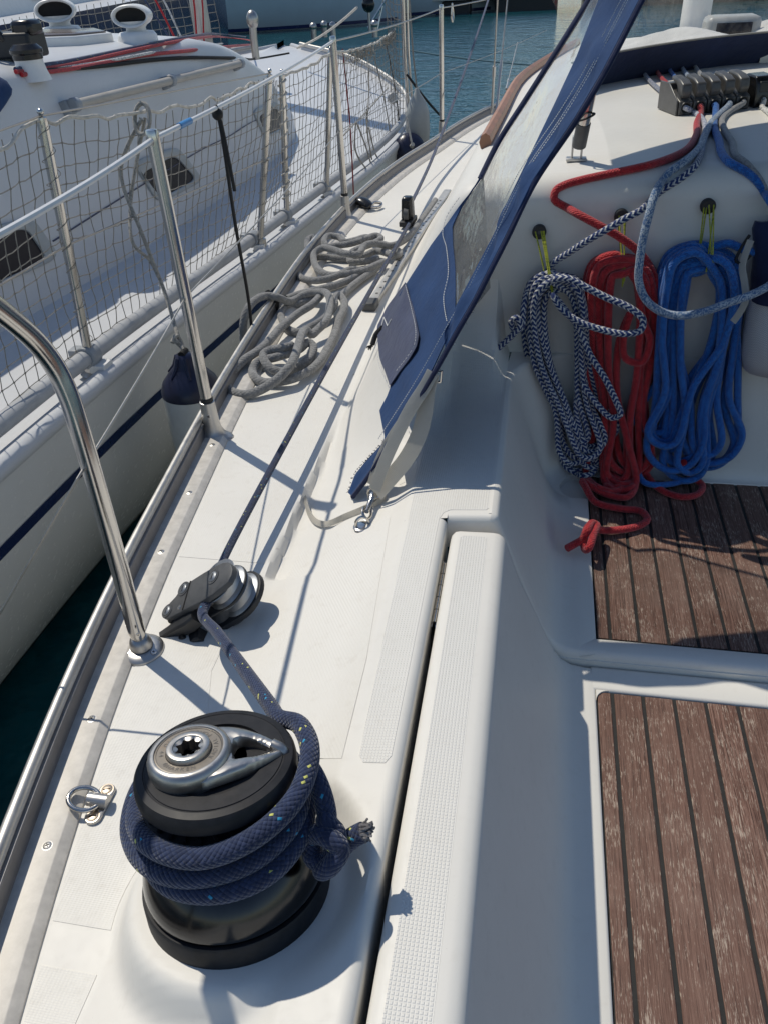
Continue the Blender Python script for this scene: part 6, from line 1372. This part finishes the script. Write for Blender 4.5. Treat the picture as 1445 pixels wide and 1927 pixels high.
a0 = atz(696, 60, -.05); b = MB(); b.tube([a0, a0+V(0, 0, 1.6)], .02, 10); b.build('pole', M['cast'], og); b = MB(); b.ball(a0+V(0, 0, .32), .09, 8, (1, 1, 1.1)); b.tube([a0+V(-.15, 0, .42), a0+V(.15, 0, .42)], .035, 10); b.build('drum', M['blackg'], og)
b = MB(); b.tube([a0+V(.1, 0, 0), a0+V(.35, .2, .9)], .014, 8); b.tube([a0+V(-.02, 0, .05), a0+V(.3, .1, .45)], .014, 8); b.build('strut', M['steel'], og)
# mooring lines across the water, and pontoon
b = MB(); b.tube(wirepath(atz(560, 90, .15), atz(672, 14, .5), .03), .010, 8); tag(b.build('mooring_line', M['cordwhite']), 'pale mooring line slanting up to the right above the neighbouring foredeck', 'rope')
b = MB(); b.tube(spline([atx(765, 140, -.9), atx(795, 180, -.8), atx(832, 222, -.72)], .1), .008, 8); tag(b.build('mooring_line', M['cordblack']), 'dark mooring line stretched low over the water beside the pale fender', 'rope')
b = MB(); b.tube(wirepath(atz(770, 95, -.7), atz(1040, 125, -.75), .03), .012, 8); tag(b.build('mooring_line', simple('teal_rope', (.06, .13, .16), .8)), 'thin blue-green mooring line crossing the open water', 'rope')
pn_ = thing('pontoon', 'low pontoon with pale deck and dark floats across the blue water', 'pontoon', (6, 36, -.95))
b = MB(); b.box((6, 31.2, -.52), (40, 2.4, .10)); 
pdk = b.build('edge_frame', M['alu'], pn_)
for i in range(60):
    b = MB() if i == 0 else None
    if i == 0:
        b.box((-13.5, 31.2, -.455), (.60, 2.36, .03)); p0_ = b.build('plank', simple('grey_deck_plank', (.34, .31, .27), .8, 0, .2, 12), pdk, loc=(-13.5, 31.2, -.455))
    else:
        o = p0_.copy(); S.collection.objects.link(o); o.parent = pdk; o.location = p0_.location+V(.64*i, 0, 0)
for i in range(14):
    b = MB(); b.box((-12+i*2.8, 31.2, -.8), (2.0, 2.1, .46)); b.build('float', M['blackp'], pn_, bevel=.05)

# ------------------------------------------------------------------ things seen through the front window, on our coachroof
b = MB(); q = V(.62, 4.15, cabz(.62, 4.15)); mst = thing('mast', 'white mast foot seen through the front window of the sprayhood', 'mast', q)
rows = []
for z in (-.02, 3, 8): rows.append([q+V(.06*math.cos(t), .085*math.sin(t), z) for t in [2*math.pi*i/24 for i in range(24)]])
b.grid(rows, close=True); b.build('tube', M['whitep'], mst); b = MB(); b.lathe([(.15, -.01), (.14, .03), (.09, .04)], q, n=20); b.build('collar', M['alu'], mst)
for k in range(5):
    x0_, x1_ = hol[k].x, .50+.05*k; y0_ = hol[k].y+.12; mt = ('r_bw', 'r_red', 'r_blue', 'r_speck', 'r_grey')[k]
    P = [V(x0_+(x1_-x0_)*t-.10*math.sin(math.pi*t), y0_+(3.95-y0_)*t, surf(x0_+(x1_-x0_)*t-.10*math.sin(math.pi*t), y0_+(3.95-y0_)*t)+.009) for t in np.linspace(0, 1, 12)]; P[0].z += .012
    rope('halyard', P, .006, M[mt], ('blue and white', 'red', 'bright blue', 'speckled', 'grey')[k]+' halyard running forward from the clutches under the front window', step=.05)
q = aty(1372, 62, 3.75); dbx = thing('instrument_pod', 'pale grey rounded pod with a dark face seen through the front window', 'pod', (q.x, q.y, surf(q.x, q.y)))
b = MB(); h_ = q.z+.07-surf(q.x, q.y); b.box((q.x, q.y, surf(q.x, q.y)+h_/2-.01), (.20, .14, h_)); b.build('case', simple('pale_grey_case', (.42, .42, .40), .4), dbx, bevel=.02)
b = MB(); b.box((q.x, q.y-.0705, q.z+.005), (.13, .006, .07)); b.build('dark_face', M['smoke'], dbx, bevel=.002)
hx = V(.95, 3.35, surf(.95, 3.35)); b = MB(); b.bprism([hx+V(x, y, 0) for x, y in ((-.26, -.24), (.26, -.24), (.26, .24), (-.26, .24))], (0, 0, .05), .012); hh = thing('deck_hatch', 'framed deck hatch behind the front window of the sprayhood', 'hatch', hx); b.build('frame', M['alu'], hh)
b = MB(); b.bprism([hx+V(x, y, .045) for x, y in ((-.21, -.19), (.21, -.19), (.21, .19), (-.21, .19))], (0, 0, .012), .003); b.build('pane', M['smoke'], hh)
sc_ = MB(); rows = []; RS = random.Random(12); ph = [(RS.uniform(4, 9), RS.uniform(4, 11), RS.uniform(0, 6), RS.uniform(.3, 1)) for _ in range(7)]
for i in range(46):
    v = i/45; row = []
    for j in range(70):
        u = j/69; x, y = .16+1.15*u, 3.25+.85*v; env = (math.sin(math.pi*u)**.6)*(math.sin(math.pi*v)**.7)
        w = sum(q[3]*math.sin(q[0]*u*3+q[1]*v*2+q[2]+1.3*math.sin(q[1]*u*2)) for q in ph)/7
        row.append(V(x+.02*w, y+.03*math.sin(9*u+w*3), surf(x, min(y, 7))+.008+env*(.035+.07*abs(w)+.02*math.sin(17*u+5*v))))
    rows.append(row)
sc_.grid(rows); edge = [r[0] for r in rows]+rows[-1][1:-1]+[r[-1] for r in rows][::-1]+rows[0][1:-1][::-1]; sc_.grid([edge, [p-V(0, 0, .012) for p in edge]], close=True)
tag(sc_.build('folded_sailcloth', cloth('white_sailcloth', (.62, .61, .58))), 'crumpled white sailcloth lying on the cabin top behind the front window', 'sailcloth')
